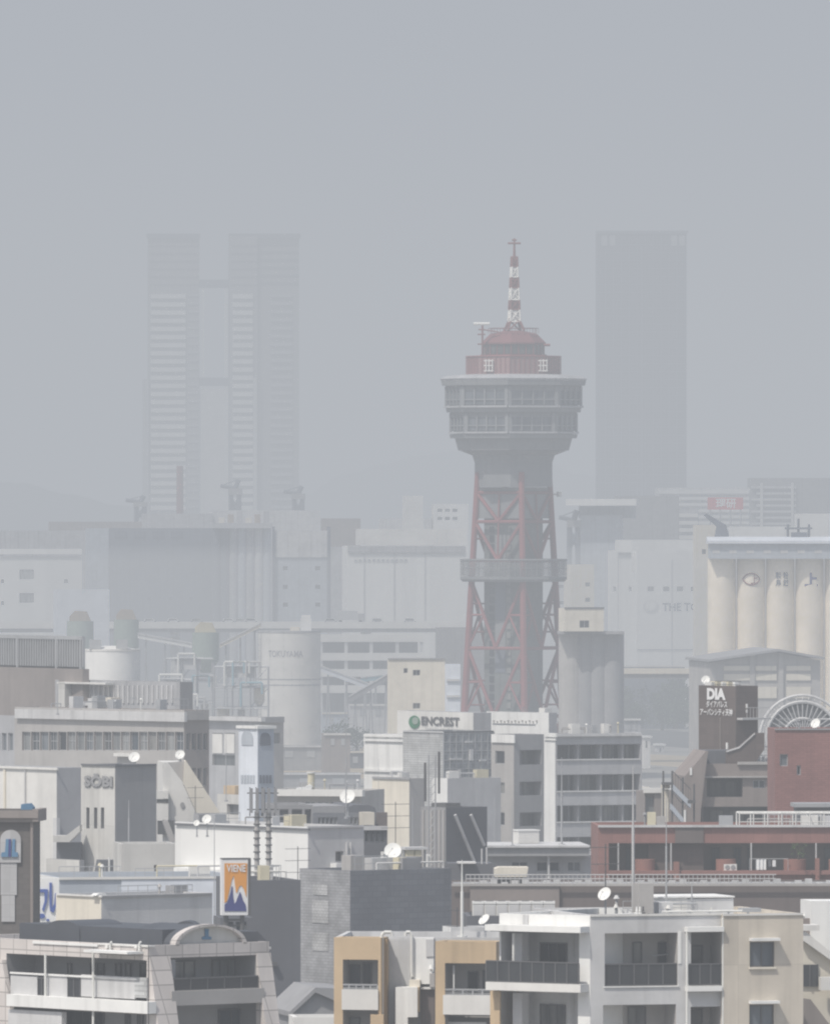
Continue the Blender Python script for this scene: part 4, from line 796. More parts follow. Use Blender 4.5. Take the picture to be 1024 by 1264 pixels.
# ---------------- low roofs between
b, fr = bld('low_office', 'low pale-roofed office with long white eave in front of the sandy yard', 'office block', 322, 900, -14)
m = Mass(b, fr, 322, 445, 977, depth=8, mat='warmgrey', par=.2)
for k in range(7): m.win('R', 328+k*16, 341+k*16, 990, 1008, n=2, g='glass_grey')
m.build(); m.panel('R', 320, 447, 975, 983, -.9, -.02, 'eave', 'offwhite'); vz = m.roof
clutter(m, 6, 3, .7)
t = thing('roof_vent', 'cream cylindrical roof vent with a white tarpaulin on the low office roof', 'vent', W(384, 972, 903), 0); t.location.z = vz
p = W(384, 955, 903); mb = MB(); mb.smooth = True; mb.cyl((p.x, p.y), vz, p.z, .3, 16); mb.build('pipe', 'beige_metal', t); mb = MB(); mb.cyl((p.x, p.y), p.z+.01, p.z+.14, .38, 16); mb.build('cap', 'offwhite', t)
f = FP(370, 902); MB().prism(f, pxpoly(f, [(364, 976), (366, 973), (376, 972), (382, 968), (386, 971), (382, 978), (364, 978)]), 0, 1.2).build('tarpaulin', 'white', t)
m = block('flat_house', 'tan and grey flat roofed house below the pale blue vent tower', 'house', 310, 930, 30, 350, 982, xl=268, mt='warmgrey', mL='concrete', wins=[('L', 280, 300, 993, 1006, 2)], g='glass')
m.panel('L', 276, 290, 970, 982, .5, 2.5, 'penthouse', 'ochre'); rod(279, 903, 925, m.roof, 'tall pale rod left of the vent tower')
b, fr = bld('barrel_roofed_office', 'dark grey office with rounded roof and louvred wall in front of the low office', 'office block', 440, 800, 12)
m = Mass(b, fr, 386, 478, 1004, depth=9, mat='darkgrey', par=.2)
for x in (392, 397, 402, 407, 412): m.win('R', x, x+4.4, 1009, 1018, n=1, g='glass')
for k in range(3): m.win('R', 432+k*5, 436+k*5, 1009, 1018, n=1, g='glass')
m.build(); r0 = pxpoly(m.R, [(430, 1004), (433, 997), (440, 994), (458, 994.5), (466, 997), (468, 1004)]); MB().prism(m.R, r0, 1, 8).build('roof_vault', 'charcoal', b); MB().prism(m.R, pxpoly(m.R, [(388, 1004), (390, 996), (428, 995), (429, 1004)]), 1, 8).build('roof_vault', 'midgrey', b)
m.panel('R', 448, 462, 1003, 1021, -1.5, -.02, 'porch', 'cream'); m.panel('R', 466, 478, 1003, 1021, -.5, -.02, 'porch', 'brown')
dz = m.roof
m = block('glass_annex', 'grey annex with a pale glazed panel beside the dark rounded roof', 'annex', 340, 790, 8, 386, 994, depth=7, mt='midgrey', wins=[('R', 345, 356, 999, 1018, 2), ('R', 360, 373, 999, 1018, 1), ('R', 376, 384, 999, 1018, 1)])
dish(428.5, 983, 795, 9.5, dz, 'large white dish beside the rounded dark roof', az=-15, el=30)
rod(427, 888, 792, dz, 'tall rod crossing the dish beside the rounded dark roof')
# ================================================================== ENCREST and neighbours
b, fr = bld('apartment_tower', 'grey and white apartment block with green globe sign and long balconies, before the red tower', 'apartment block', 685, 1010, 24)
m = Mass(b, fr, 685, 792, 906, xl=671, mat='grey_plain', matL='white', par=.5, inner='grey_plain')
rows = [(919, 937), (956, 976), (994, 1014), (1033, 1048)]
for y0, y1 in rows: m.recess('R', 687, 790, y0, y1, 1.5)
m.build()
for y0, y1 in rows:
    for k, x in enumerate((689, 703, 717, 728, 744, 757, 771)):
        m.door('R', x, x+9 if k % 2 else x+11, y0+1, y1, 1.5, g='glass'); 
    m.panel('R', 687, 790, y1, y1+1.6, -.12, -.02, 'coping', 'lightgrey')
    for x in (713, 741, 768): m.panel('R', x, x+.8, y0, y1, .3, 1.45, 'partition', 'grey_plain')
m.panel('R', 685, 792, 905.5, 909, -.25, -.02, 'cornice', 'lightgrey'); m.panel('L', 671, 685.2, 905, 910, -.2, -.02, 'cornice', 'white'); m.panel('L', 671, 685.1, 911, 914, -.12, -.02, 'cornice', 'white')
clutter(m, 9, 1, .9); clutter(m2, 3, 2, .8)
m2 = Mass(b, FP(634, 1030, 36), 634, 672, 907, xl=606, mat='midgrey', matL='warmgrey', par=.4)
for y0, y1 in ((927, 943), (966, 980), (1003, 1019)): m2.win('L', 611 if y0 == 927 else 616, 622.5, y0, y1, n=1)
for y0, y1 in ((926, 944), (965, 982), (1003, 1020)): m2.recess('R', 641, 668, y0, y1, 1.2)
m2.build('wing'); m2.panel('L', 606, 634.3, 907, 917, -.15, -.02, 'cornice', 'white')
for y0, y1 in ((926, 944), (965, 982), (1003, 1020)): m2.door('R', 645, 664, y0+1, y1, 1.2)
m3 = Mass(b, FP(677, 1075, 40), 677, 687, 880, xl=600, mat='grey_plain', matL='white', par=.1); m3.build('fence_block')
for k in range(13): x = 608+k*4.4; m3.panel('L', x, x+1.2, 889+(k % 2), 891.6+(k % 2), -.12, -.01, 'vent', 'warmgrey')
m3.panel('L', 607, 660, 893, 893.8, -.1, -.01, 'rail', 'lightgrey')
clutter(m3, 3, 11, .5)
m4 = Mass(b, FP(584, 1070, 30), 584, 606, 880, xl=490, mat='grey_plain', matL='offwhite', par=.3); m4.build('penthouse')
text('ENCREST', m4.L, 520, 567, 885, 896, -.06, 'signdark', b, bold=.035); text('TENJIN NORTH', m4.L, 524, 563, 898.5, 901.5, -.06, 'grey_plain', b, bold=.0)
disc(m4.L, 511.5, 891.5, 6.8, 8, -.04, .05, 'signgreen', b, 'emblem'); disc(m4.L, 512.5, 890, 3.6, 4.4, -.10, .04, 'greenbin', b, 'emblem')
m5 = Mass(b, FP(497, 1060, 40), 497, 520, 907, xl=449, mat='lightgrey', matL='white', par=.4); m5.build('wing')
for y in (907, 912.5, 950): m5.panel('L', 448.5, 497.3, y, y+3, -.18, -.02, 'cornice', 'white')
m6 = Mass(b, FP(547, 1040, 38), 547, 609, 903, xl=497, mat='lattice_shade', matL='lattice', par=.8, roofm='charcoal'); m6.build('louvre_screen')  # screen's right side coloured darker to stand for shade
m6.panel('R', 546.8, 609, 902.6, 904, -.1, -.01, 'coping', 'metaldark'); m6.panel('L', 497, 547.2, 903, 904.2, -.1, -.01, 'coping', 'lightgrey')
f_ = m6.R; mb = MB()
for k in range(9): u = m6.W*k/8; mb.box(f_, u-.05, u+.05, -.08, -.01, m6.zt-4.6, m6.zt-.1)
for k in range(6): z = m6.zt-.2-k*.85; mb.box(f_, 0, m6.W, -.07, -.012, z-.04, z+.04)
mb.build('frame', 'metal', b)
for x, y, w_, h_ in ((556, 936, 14, 2), (580, 925, 4, 14), (566, 950, 3, 10), (592, 938, 8, 2), (575, 915, 8, 2)): m6.panel('R', x, x+w_, y, y+h_, -.25, -.1, 'pipe', 'lightgrey')
b, fr = bld('cream_block', 'cream and grey windowless block below the patterned louvre screen', 'building', 505, 960, 40)
mA = Mass(b, fr, 505, 524, 961, xl=459, mat='warmgrey', matL='cream', par=.3); mA.build(); mA.panel('L', 459, 505.3, 959.5, 962, -.12, -.01, 'coping', 'midgrey')
clutter(mA, 3, 13, .6)
b, fr = bld('grey_block', 'grey block with a thin bright white corner face under the patterned louvre screen', 'building', 552, 945, 30)
mB = Mass(b, fr, 552, 618, 961, xl=533, mat='grey_plain', matL='white', par=.3); mB.build()  # left face painted white as sunlit, right face grey
clutter(mB, 4, 14, .7)
rod(467, 937, 955, 10, 'thin dark rod before the white wing at left of the globe sign building'); rod(588, 975, 940, mB.z0, 'short pale pole on the grey block right of centre', r=.06); rod(610.5, 984, 938, 0, 'pale pole with bent top right of the dark stair box', r=.07); rod(509, 985, 940, 0, 'pale pole on the cream and grey block', r=.07)
t = thing('lattice_mast', 'thin dark lattice communications mast before the grey block', 'mast', W(533, 0, 700), 0); t.location.z = 0; mb = MB(); p = W(533, 932, 700); q = Vector((p.x, p.y, 0))
for dx in (-.22, .22): mb.tube(q+Vector((dx, 0, 0)), p+Vector((dx, 0, 0)), .05, 5)
z = 0
while z < p.z-.5: mb.tube(q+Vector((-.22, 0, z)), q+Vector((.22, 0, z+.5)), .03, 4); z += .5
mb.build('mast', 'metal', t); MB().tube(p+Vector((-.45, 0, -3)), p+Vector((-.45, 0, -.5)), .08, 6).tube(p+Vector((.45, 0, -2.5)), p+Vector((.45, 0, .2)), .08, 6).build('antenna', 'metaldark', t)
rod(526, 955, 700, 0, 'second thin mast beside the lattice mast')
# ================================================================== concrete sign building, slanted roof
b, fr = bld('concrete_building', 'concrete building with dark lettering and three slits on its square tower', 'building', 142, 770, 42)
m1 = Mass(b, FP(70, 785, 36), 70, 102, 948, xl=-40, mat='grey_plain', matL='offwhite', par=.3); m1.build()  # sunlit left face and shaded right face put into the colours
m1.panel('L', -40, 70.4, 946.6, 949, -.15, -.02, 'coping', 'offwhite'); m1.panel('L', 4, 6, 950, 1075, -.12, -.01, 'drainpipe', 'cream'); m1.panel('L', 30, 31, 950, 1075, -.1, -.01, 'drainpipe', 'lightgrey'); m1.panel('L', 65.5, 70, 1010, 1075, -.3, -.02, 'drainpipe', 'lightgrey')
mt_ = Mass(b, fr, 142, 193, 944.5, xl=100, mat='midgrey', matL='concrete', par=.3, roofm='roofdark')  # concrete on the lit left, darker grey painted on the shaded right
for x in (106.5, 116, 124.5): mt_.win('L', x, x+4, 997, 1023, n=1, rec=.3, fm=None)
mt_.build('tower'); mt_.panel('L', 99.7, 142.3, 943.4, 945.5, -.1, -.01, 'coping', 'charcoal'); mt_.panel('R', 141.8, 193.3, 943.4, 946, -.1, -.01, 'coping', 'charcoal')
text('SÖBI', mt_.L, 104, 139, 955, 971.5, -.08, 'midgrey', b, bold=.05); text('SÖBI', mt_.L, 104.6, 139.5, 955.6, 972, -.02, 'charcoal', b, bold=.05, thick=.02)  # second, charcoal copy offset behind the letters is a painted drop shadow
mc = Mass(b, FP(98, 765, 36), 98, 104, 1062, xl=57, mat='midgrey', matL='concrete', par=.3); mc.build('low_wall')
f_ = mt_.L; cn = FP(100, 772, -4); MB().prism(cn, pxpoly(cn, [(68, 1035), (68, 1031), (84, 1031), (101, 1018), (101, 1026), (88, 1039), (68, 1039)]), -1.5, 0).build('canopy', 'concrete', b)
MB().box(cn, cn.u(70), cn.u(100), -.2, 1, 0, cn.z(80, 1040)).build('recess_wall', 'charcoal', b)
ml = Mass(b, FP(150, 742, 8), 150, 218, 1042, depth=5, mat='concrete', par=.3); ml.win('R', 190, 194, 1068, 1078, n=1, fm=None); ml.build('annex'); 
pg = FP(118, 755, 10); MB().prism(pg, pxpoly(pg, [(120, 1080), (123, 1062), (146, 1062), (146, 1080)]), 0, 1.5).build('porch', 'charcoal', b)
mb = MB()
for x in (134, 141, 148): u = pg.u(x); mb.tube(pg.pt(u, -.3, 0), pg.pt(u, -.3, pg.z(140, 1058)), .06, 5)
mb.build('pipe', 'pipe_white', b)
rod(159, 988, 748, ml.roof, 'pale pole against the shaded side of the lettered concrete tower', r=.05)
dish(165.5, 934.5, 775, 7, mt_.zt, 'white dish on top of the lettered concrete tower', az=-12, el=30)
b, fr = bld('sloped_roof_house', 'white stair house with a cream sloping roof right of the concrete tower', 'house', 226, 810, 30)
fs_ = FP(201, 812, 6)
MB().prism(fs_, pxpoly(fs_, [(201, 1100), (201, 941), (226, 941), (243, 985), (243, 1100)]), 0, 5).build('wall', 'offwhite', b)
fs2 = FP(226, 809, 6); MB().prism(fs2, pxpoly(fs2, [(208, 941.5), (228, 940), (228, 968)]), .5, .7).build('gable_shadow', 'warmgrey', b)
MB().prism(fs2, pxpoly(fs2, [(228, 940), (229, 938.5), (272, 1004), (268, 1005), (243, 1004), (227, 968)]), 0, 1).build('roof', 'cream', b)
disc(fs_, 225, 994, 2.6, 3.6, -.03, .06, 'midgrey', b, 'vent')
for x0, x1, y0, y1 in ((192, 207, 976, 986), (192, 207, 992, 1012)): r = fs_.rect(x0, x1, y0, y1); MB().box(fs_, r[0], r[1], -.6, -.02, r[2], r[3]).build('balcony_panel', 'offwhite', b)
for x0, x1, y0, y1 in ((193, 207, 986.5, 991.5), (194, 214, 1013, 1030)): r = fs_.rect(x0, x1, y0, y1); MB().box(fs_, r[0], r[1], -.5, -.02, r[2], r[3]).build('window', 'glass', b)
MB().prism(fs2, pxpoly(fs2, [(200, 1014), (206, 1012), (216, 1038), (209, 1040)]), -.8, 0).build('stair', 'warmgrey', b)
dish(222, 931.5, 812, 6, fs_.z(215, 941), 'white dish above the sloping cream roof', az=-12, el=30); yagi(241, 970, 806, 20, 'thin antenna against the cream sloping roof', 1.1, 2)
# ================================================================== big white building and masts
b, fr = bld('white_building', 'large blank white building with grey shaded side behind the twin phone masts', 'building', 380, 700, 36)
m = Mass(b, fr, 380, 449, 1021, xl=216, mat='lightgrey', matL='white_panel', par=.35)  # right side of the white building painted grey for its shade
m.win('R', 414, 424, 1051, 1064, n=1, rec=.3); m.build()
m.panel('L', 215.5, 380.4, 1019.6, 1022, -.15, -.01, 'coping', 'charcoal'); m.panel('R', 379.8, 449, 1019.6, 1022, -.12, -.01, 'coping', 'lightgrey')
clutter(m, 7, 4, .6, .05, .9, .3, .95)
m.panel('L', 214, 290, 1073, 1088, -.9, -.02, 'skirting', 'white'); m.panel('R', 415, 422, 1066, 1072, -.7, -.02, 'air_conditioner', 'white')
for x in (428, 433): m.panel('R', x, x+1.2, 1040, 1076, -.15, -.02, 'drainpipe', 'lightgrey')
wr = m.roof
m = block('dark_annex', 'narrow dark annex with a pale window band beside the big white building', 'annex', 449, 708, 10, 478, 1022, depth=6, mt='charcoal', wins=[('R', x, x+5.4, 1026, 1040, 1) for x in (450, 456.5, 463, 469.5)], g='glass_grey', fm='metal')
m.panel('R', 448, 478.5, 1020, 1025, -.2, -.02, 'cornice', 'lightgrey')
dish(255, 1011, 690, 6, wr, 'upper right of two small dishes on the white building left end', az=-20, el=25); dish(242.5, 1016, 690, 4, wr, 'smaller lower left dish of two on the white building left end', az=-20, el=25)
def phone_mast(px, label):
    D_ = 660; t = thing('phone_mast', label, 'mast', W(px, 0, D_), 0, 'phone masts before the white building'); t.location.z = 0; p = W(px, 973, D_); q = Vector((p.x, p.y, 0))
    mb = MB(); mb.tube(q, p-Vector((0, 0, 1.4)), .19, 10, .15); mb.build('pole', 'warmgrey', t); mb = MB(); z = 17.
    while z < p.z-1.8: mb.cyl((p.x, p.y), z, z+.08, .215, 8); z += .42
    mb.build('step', 'metaldark', t)
    for a in (-.42, -.05, .36):
        o = MB().box(Fr((p.x, p.y), 15), a-.085, a+.085, -.33, -.2, p.z-1.5, p.z).build('antenna_panel', 'midgrey', t); MB().tube((p.x+a, p.y-.1, p.z-1.7), (p.x+a, p.y-.1, p.z+.05), .035, 5).build('bracket', 'metaldark', o)
    mb = MB(); 
    for dz_ in (.3, 1.3): mb.tube(p+Vector((-.6, -.1, -dz_)), p+Vector((.6, -.1, -dz_)), .04, 5)
    mb.build('mounting_ring', 'metaldark', t)
phone_mast(317, 'left phone mast with stacked antenna panels before the white building'); phone_mast(331.5, 'right phone mast with stacked antenna panels before the white building')
yagi(367.5, 1045, 690, 18, 'three-bar antenna near the white building corner', 1.5, 3)
rod(264.5, 1010, 640, 15, 'thin pale pole left of the orange sign before the white building', r=.05)
# ================================================================== pale blue building, cream box
b, fr = bld('pale_blue_building', 'long pale blue building with blue characters on its white end wall', 'building', 73, 650, 12)
m = Mass(b, fr, 73, 303, 1084, xl=36, mat='bluegrey', matL='white', par=.3); m.build()
m.panel('R', 72.5, 303, 1082.6, 1085.5, -.12, -.01, 'coping', 'offwhite'); m.panel('R', 150, 303, 1086, 1200, -.06, -.005, 'wall_panel', 'paleblue')
clutter(m, 7, 5, .5, .1, .95)
fz = FP(44, 648, 4)
for poly in ([(42, 1097), (58, 1097), (58, 1101), (42, 1101)], [(54, 1101), (58, 1101), (57, 1113), (53, 1125), (51, 1122), (54, 1112)], [(60, 1089), (63, 1089), (63, 1117), (64, 1120), (66, 1115), (67, 1102), (69, 1102), (68.5, 1118), (65, 1126), (61, 1124), (60, 1116)]): MB().prism(fz, pxpoly(fz, poly), -1.3, -1.2).build('lettering', 'signblue', b)
for cx_, cy_, r in ((51.5, 1131, 4), (45, 1140, 3.4), (59, 1136, 2)): disc(fz, cx_, cy_, r, r*.75, -1.2, .08, 'signblue', b, 'lettering')
r = fz.rect(36, 73, 1084, 1150, -1.19); MB().box(fz, r[0], r[1], -1.195, -.6, r[2], r[3]).build('sign_board', 'white', b)
b, fr = bld('cream_roof_block', 'low cream and grey box building in front of the pale blue building', 'building', 125, 605, 38)
m = Mass(b, fr, 125, 262, 1106, xl=69, mat='lightgrey', matL='cream', par=.3); m.build(); m.panel('R', 124.8, 262, 1104.4, 1107, -.1, -.01, 'coping', 'midgrey'); m.panel('L', 69, 125.2, 1104.4, 1106.6, -.1, -.01, 'coping', 'offwhite')
clutter(m, 4, 6, .45, .3, .95, .3, .8)
t = thing('skylight', 'small white skylight on the cream box roof', 'skylight', m.R.pt(.1, .3, m.zt), 38); MB().prism(m.R, [(-.3, m.zt+.01), (.5, m.zt+.01), (.35, m.zt+.13), (-.1, m.zt+.13)], .1, .6).build('cover', 'white', t)
# ================================================================== charcoal buildings, centre
b, fr = bld('charcoal_block', 'plain charcoal block behind the orange mountain sign', 'building', 303, 575, 14)
m = Mass(b, fr, 303, 371, 1087, depth=7, mat='charcoal', par=.3); m.build(); ch = m
clutter(m, 6, 9, .7)
m.panel('R', 336, 342, 1188, 1193, -.3, -.02, 'vent', 'metaldark')
b, fr = bld('brick_block', 'dark grey block with a paler patterned brick side in the centre', 'building', 432, 585, 36)
m = Mass(b, fr, 432, 557, 1075, xl=369.5, mat='darkgrey', matL='brickgrey', par=.3); m.build(); ck = m; kz = m.roof
clutter(m, 8, 7, .8, .05, .95, .1, .5)
for y0, y1, w_ in ((1092, 1105, 11), (1112, 1140, 12), (1152, 1174, 12)): m.panel('L', 397-w_, 397+w_-4, y0, y1, -.03, -.004, 'pale_patch', 'brickgrey_light')
dish(484.5, 1050, 590, 10.5, kz, 'big white dish on the dark brick block roof', az=-5, el=28)
t = thing('roof_cabinet', 'pair of beige rooftop cabinets beside the big dish on the dark block', 'cabinet', W(515, 1074, 592), 0); t.location.z = kz; f = FP(515, 592, 20)
for x0, x1 in ((502, 511), (512, 520)): r = f.rect(x0, x1, 1050, 1074); MB().box(f, r[0], r[1], 0, .8, kz+.1, r[3]).build('door', 'beige_metal', t)
r = f.rect(499, 527, 1046, 1049); mb = MB().box(f, r[0], r[1], -.1, 1, r[2], r[3]); mb.build('roof', 'lightgrey', t); mb = MB()
for x in (500, 526): u = f.u(x); mb.box(f, u-.05, u+.05, .2, .3, kz, r[2])
mb.build('post', 'metal', t)
for i, (x0, x1, y0) in enumerate(((472, 479, 1052), (488, 497, 1046), (527, 531, 1055))):
    f = FP(x0, 596, 10); r = f.rect(x0, x1, y0, 1074); t = thing('air_conditioner', ['small white rooftop unit left of the big dish', 'white rooftop unit directly right of the big dish', 'narrow grey rooftop unit right of the beige cabinets'][i], 'air conditioner', f.pt(0, 0, kz), 10); MB().box(f, r[0], r[1], 0, .6, kz, r[3]).build('casing', 'offwhite', t); MB().box(f, r[0]+.04, r[1]-.04, -.03, -.002, kz+.2, r[3]-.1).build('grille', 'metal', t)
yagi(488, 990, 690, 0, 'tall many-bar antenna against the cream block', 1.7, 3)
b, fr = bld('stair_box', 'dark box tower with two pale diagonal struts and a ribbed lighter side', 'building', 550, 720, 40)
m = Mass(b, fr, 550, 601, 997, xl=519, mat='charcoal', matL='midgrey', par=.2, roofm='offwhite'); m.build()
for k in range(6): m.panel('L', 521+k*5, 522.6+k*5, 1000, 1075, -.08, -.01, 'rib', 'warmgrey')
for (xa, ya, xb, yb) in ((561.5, 1006, 586, 1066), (581, 1006, 597.5, 1044)): f = m.R; p, q = f.p(xa, ya, -.4), f.p(xb, yb, -.4); MB().tube(f.pt(p[0], -.4, p[1]), f.pt(q[0], -.4, q[1]), .11, 6).build('strut', 'lightgrey', b)
r = m.R.rect(557, 583, 994, 997); 
f = m.R; MB().box(f, f.u(562), f.u(580), 1, 2.5, m.zt-.2, m.zt+.25).build('hatch', 'metaldark', b)
f = FP(555, 705, 4); r = f.rect(553, 608, 1066, 1074); MB().box(f, r[0], r[1], 0, 3, 0, r[3]).build('base', 'charcoal', b); r2 = f.rect(564, 586, 1064, 1066); MB().box(f, r2[0], r2[1], -.8, .5, r[3]+.01, r[3]+.12).build('ledge', 'white', b)
for x, y in ((594.5, 1048), (600.5, 1046)): p = W(x, y, 704); mb = MB(); MB().tube((p.x, p.y, r[3]), p, .06, 6).build('post', 'lightgrey', b)
b, fr = bld('low_grey_building', 'low grey building with overhanging flat roof right of the strut tower', 'building', 600, 745, 4)
m = Mass(b, fr, 602, 760, 1056, depth=8, mat='grey_plain', par=.2)
for x0, x1 in ((631, 651), (662, 690), (700, 716)): m.win('R', x0, x1, 1064, 1076, n=2, g='glass_blue')
m.build(); m.panel('R', 598, 727, 1045, 1057, -1.2, 7, 'roof_slab', 'rooflead'); m.panel('R', 597, 728, 1044, 1046.5, -1.4, 7, 'gutter', 'lightgrey'); m.panel('R', 676, 678, 1057, 1085, -.9, -.02, 'column', 'lightgrey'); lz = m.R.z(650, 1045)
t = thing('water_tank', 'pale boxy water tank on the low grey building roof', 'water tank', W(655, 1043, 748), 0); t.location.z = lz; f = FP(640, 748, 20)
r = f.rect(640, 653, 1026, 1041); MB().box(f, r[0], r[0]+1.5, 0, 1.2, lz+.12, r[3]).build('tank', 'offwhite', t); MB().box(f, r[0]-.05, r[0]+1.55, -.05, 1.25, r[3], r[3]+.08).build('lid', 'white', t); MB().box(f, r[0], r[0]+.2, .1, 1.1, lz, lz+.119).box(f, r[0]+1.3, r[0]+1.5, .1, 1.1, lz, lz+.119).build('foot', 'metal', t)
rod(693, 935, 746, lz, 'tall pale pole before the white pillar of the balcony block', r=.06); rod(632, 985, 744, lz, 'tall thin grey rod left of the water tank', r=.035)
# ================================================================== long brown building
b, fr = bld('brown_building', 'long dark brown building with roof railing running right behind the condominium', 'building', 556, 640, 1)
m = Mass(b, fr, 556, 1060, 1093, depth=9, mat='brown', par=.1); m.build(); bz = m.zt
m.panel('R', 580, 690, 1093, 1125, -.25, -.02, 'wall_panel', 'brown_light'); m.panel('R', 556, 1060, 1091, 1094, -.35, -.26, 'coping', 'warmgrey')
f = m.R; mb = MB(); 
for y in (1080, 1085): z = f.z(800, y, .5); mb.tube(f.pt(f.u(575), .5, z), f.pt(f.u(958), .5, z), .035, 5)
x = 575
while x < 959: u = f.u(x); mb.tube(f.pt(u, .5, bz-.1), f.pt(u, .5, f.z(800, 1079.6, .5)), .03, 4); x += 5.5
mb.build('railing', 'pipegrey', b)
mb = MB(); 
for k in range(40): u = f.u(580)+k*.62; mb.box(f, u, u+.4, 1.2, 1.8, bz-.1, bz+.12+.1*(k*7 % 3))
mb.build('pipework', 'lightgrey', b)
t = thing('roof_cover', 'cream curved cover sheet lying on the railing of the brown building', 'cover', W(633, 1086, 642), 0); t.location.z = bz-.1; f = FP(611, 642, 2); MB().prism(f, pxpoly(f, [(611, 1083), (611, 1073), (616, 1071), (652, 1071), (650, 1083)]), .2, 2.2).build('sheet', 'cream', t)
MB().box(f, f.u(613), f.u(648), .4, 2, bz-.1, f.z(630, 1083)-.01).build('support', 'metaldark', t)
# ================================================================== red terrace building, brick tower, lettered brown block
b, fr = bld('red_terrace_building', 'red tiled building with round terracotta balconies and deep shaded top floor', 'apartment block', 738, 690, 2)
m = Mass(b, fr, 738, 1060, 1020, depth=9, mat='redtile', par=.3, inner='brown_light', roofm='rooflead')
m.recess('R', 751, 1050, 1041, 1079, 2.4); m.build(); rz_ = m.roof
clutter(m, 12, 8, .7, .0, .95, .2, .9)
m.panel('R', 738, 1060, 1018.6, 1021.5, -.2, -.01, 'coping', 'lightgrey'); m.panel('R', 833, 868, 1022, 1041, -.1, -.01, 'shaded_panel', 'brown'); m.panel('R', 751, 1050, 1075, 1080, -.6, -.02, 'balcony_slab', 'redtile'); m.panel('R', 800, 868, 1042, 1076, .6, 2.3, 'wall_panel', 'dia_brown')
for x0, x1 in ((772, 783), (810, 815), (878, 888), (905, 914), (922, 928), (1017, 1040)): m.door('R', x0, x1, 1046, 1076, 2.4, g='glass_blue')
for x in (783, 883, 968, 1022):
    u, z = m.R.p(x+(3 if x == 783 else 0), 1062, -.2); mb = MB(); mb.smooth = True; mb.cyl(m.R.pt(m.R.u(x+13 if x != 783 else x+13), .35, 0)[:2], m.R.z(x, 1076), m.R.z(x, 1061), .64 if x != 968 else .72, 24); mb.build('round_balcony', 'terracotta', b)
for x in (762, 827, 926, 1006): m.panel('R', x, x+1.6, 1041, 1079, -.2, -.02, 'drainpipe', 'pipegrey')
m.panel('R', 831, 838, 1064, 1090, -.75, -.61, 'pilaster', 'terracotta'); m.panel('R', 1006, 1011, 1060, 1092, -.75, -.21, 'pilaster', 'terracotta')
f = m.R; p = f.pt(f.u(985), -.1, f.z(985, 1061)); tree(985, 689.2, 1.15, .8, 'small green shrub in the round terracotta balcony', 77, 'leaf_bright', base=p.z, nl=160)
t = thing('laundry_sheet', 'white sheet hung to dry on the red terrace', 'laundry', f.pt(f.u(940), -.5, f.z(940, 1076)), 0); mb = MB(); r = f.rect(932.5, 945, 1061, 1074, -.5)
for i in range(10):
    a, c_ = r[0]+(r[1]-r[0])*i/10, r[0]+(r[1]-r[0])*(i+1)/10; w0, w1 = .05*math.sin(i*1.7), .05*math.sin((i+1)*1.7); mb.quad(f.pt(a, -.5+w0, r[2]), f.pt(c_, -.5+w1, r[2]), f.pt(c_, -.5+w1, r[3]), f.pt(a, -.5+w0, r[3]))
mb.build('sheet', 'cloth', t); mb = MB().tube(f.pt(r[0]-.4, -.48, r[3]+.03), f.pt(r[1]+1.4, -.48, r[3]+.03), .02, 5).tube(f.pt(r[0]-.4, -.48, r[3]), f.pt(r[0]-.4, -.48, f.z(940, 1075)), .02, 5).tube(f.pt(r[1]+1.4, -.48, r[3]), f.pt(r[1]+1.4, -.48, f.z(940, 1075)), .02, 5); mb.build('pole', 'metal', t)
t = thing('laundry_shirt', 'small white and dark clothes hanging right of the white sheet', 'laundry', f.pt(f.u(952), -.5, f.z(950, 1076)), 0)
for x0, x1, mm in ((948, 951, 'charcoal'), (953, 957, 'cloth')): r = f.rect(x0, x1, 1062, 1070, -.46); MB().box(f, r[0], r[1], -.46, -.42, r[2], r[3]).build('garment', mm, t)
t = thing('air_conditioner', 'white outdoor unit on the red terrace floor', 'air conditioner', f.pt(f.u(901), -.3, f.z(900, 1075)), 0); r = f.rect(893, 909, 1067, 1074.9, -.3); MB().box(f, r[0], r[1], -.3, .1, r[2], r[3]).build('casing', 'offwhite', t)
for k in (.28, .72): u = r[0]+(r[1]-r[0])*k; MB().tube(f.pt(u, -.33, (r[2]+r[3])/2), f.pt(u, -.302, (r[2]+r[3])/2), .15, 14).build('fan', 'midgrey', t)
t = thing('roof_pergola', 'white tubular roof frame along the red building roof', 'frame', f.pt(f.u(965), 1, rz_), 0); mb = MB(); zt_ = f.z(960, 1004, 1)
for v in (.6, 3.4):
    mb.tube(f.pt(f.u(913), v, zt_), f.pt(f.u(1055), v, zt_), .06, 6)
    for k in range(9): u = f.u(913)+k*.9; mb.tube(f.pt(u, v, rz_), f.pt(u, v, zt_), .05, 6)
mb.tube(f.pt(f.u(913), .6, (zt_+rz_)/2), f.pt(f.u(1055), .6, (zt_+rz_)/2), .03, 5)
for k in range(9): u = f.u(913)+k*.9; mb.tube(f.pt(u, .6, zt_), f.pt(u, 3.4, zt_), .04, 5)
mb.build('frame', 'pipe_white', t)
b, fr = bld('brick_tower', 'square red brick stair tower with two small windows at right edge', 'tower', 955, 740, 3)
m = Mass(b, fr, 956, 1060, 900, depth=6, mat='redbrick', par=.3); m.win('R', 962, 972, 931, 946, n=1, g='glass_blue'); m.win('R', 983, 988, 945, 957, n=1, g='glass'); m.build()
clutter(m, 3, 12, .7, .1, .6)
m.panel('R', 955.6, 1060, 899.4, 901.2, -.1, -.01, 'coping', 'midgrey')
dish(1006, 893, 742, 6.3, m.zt-.3, 'white dish on top of the red brick tower', az=-30, el=30)
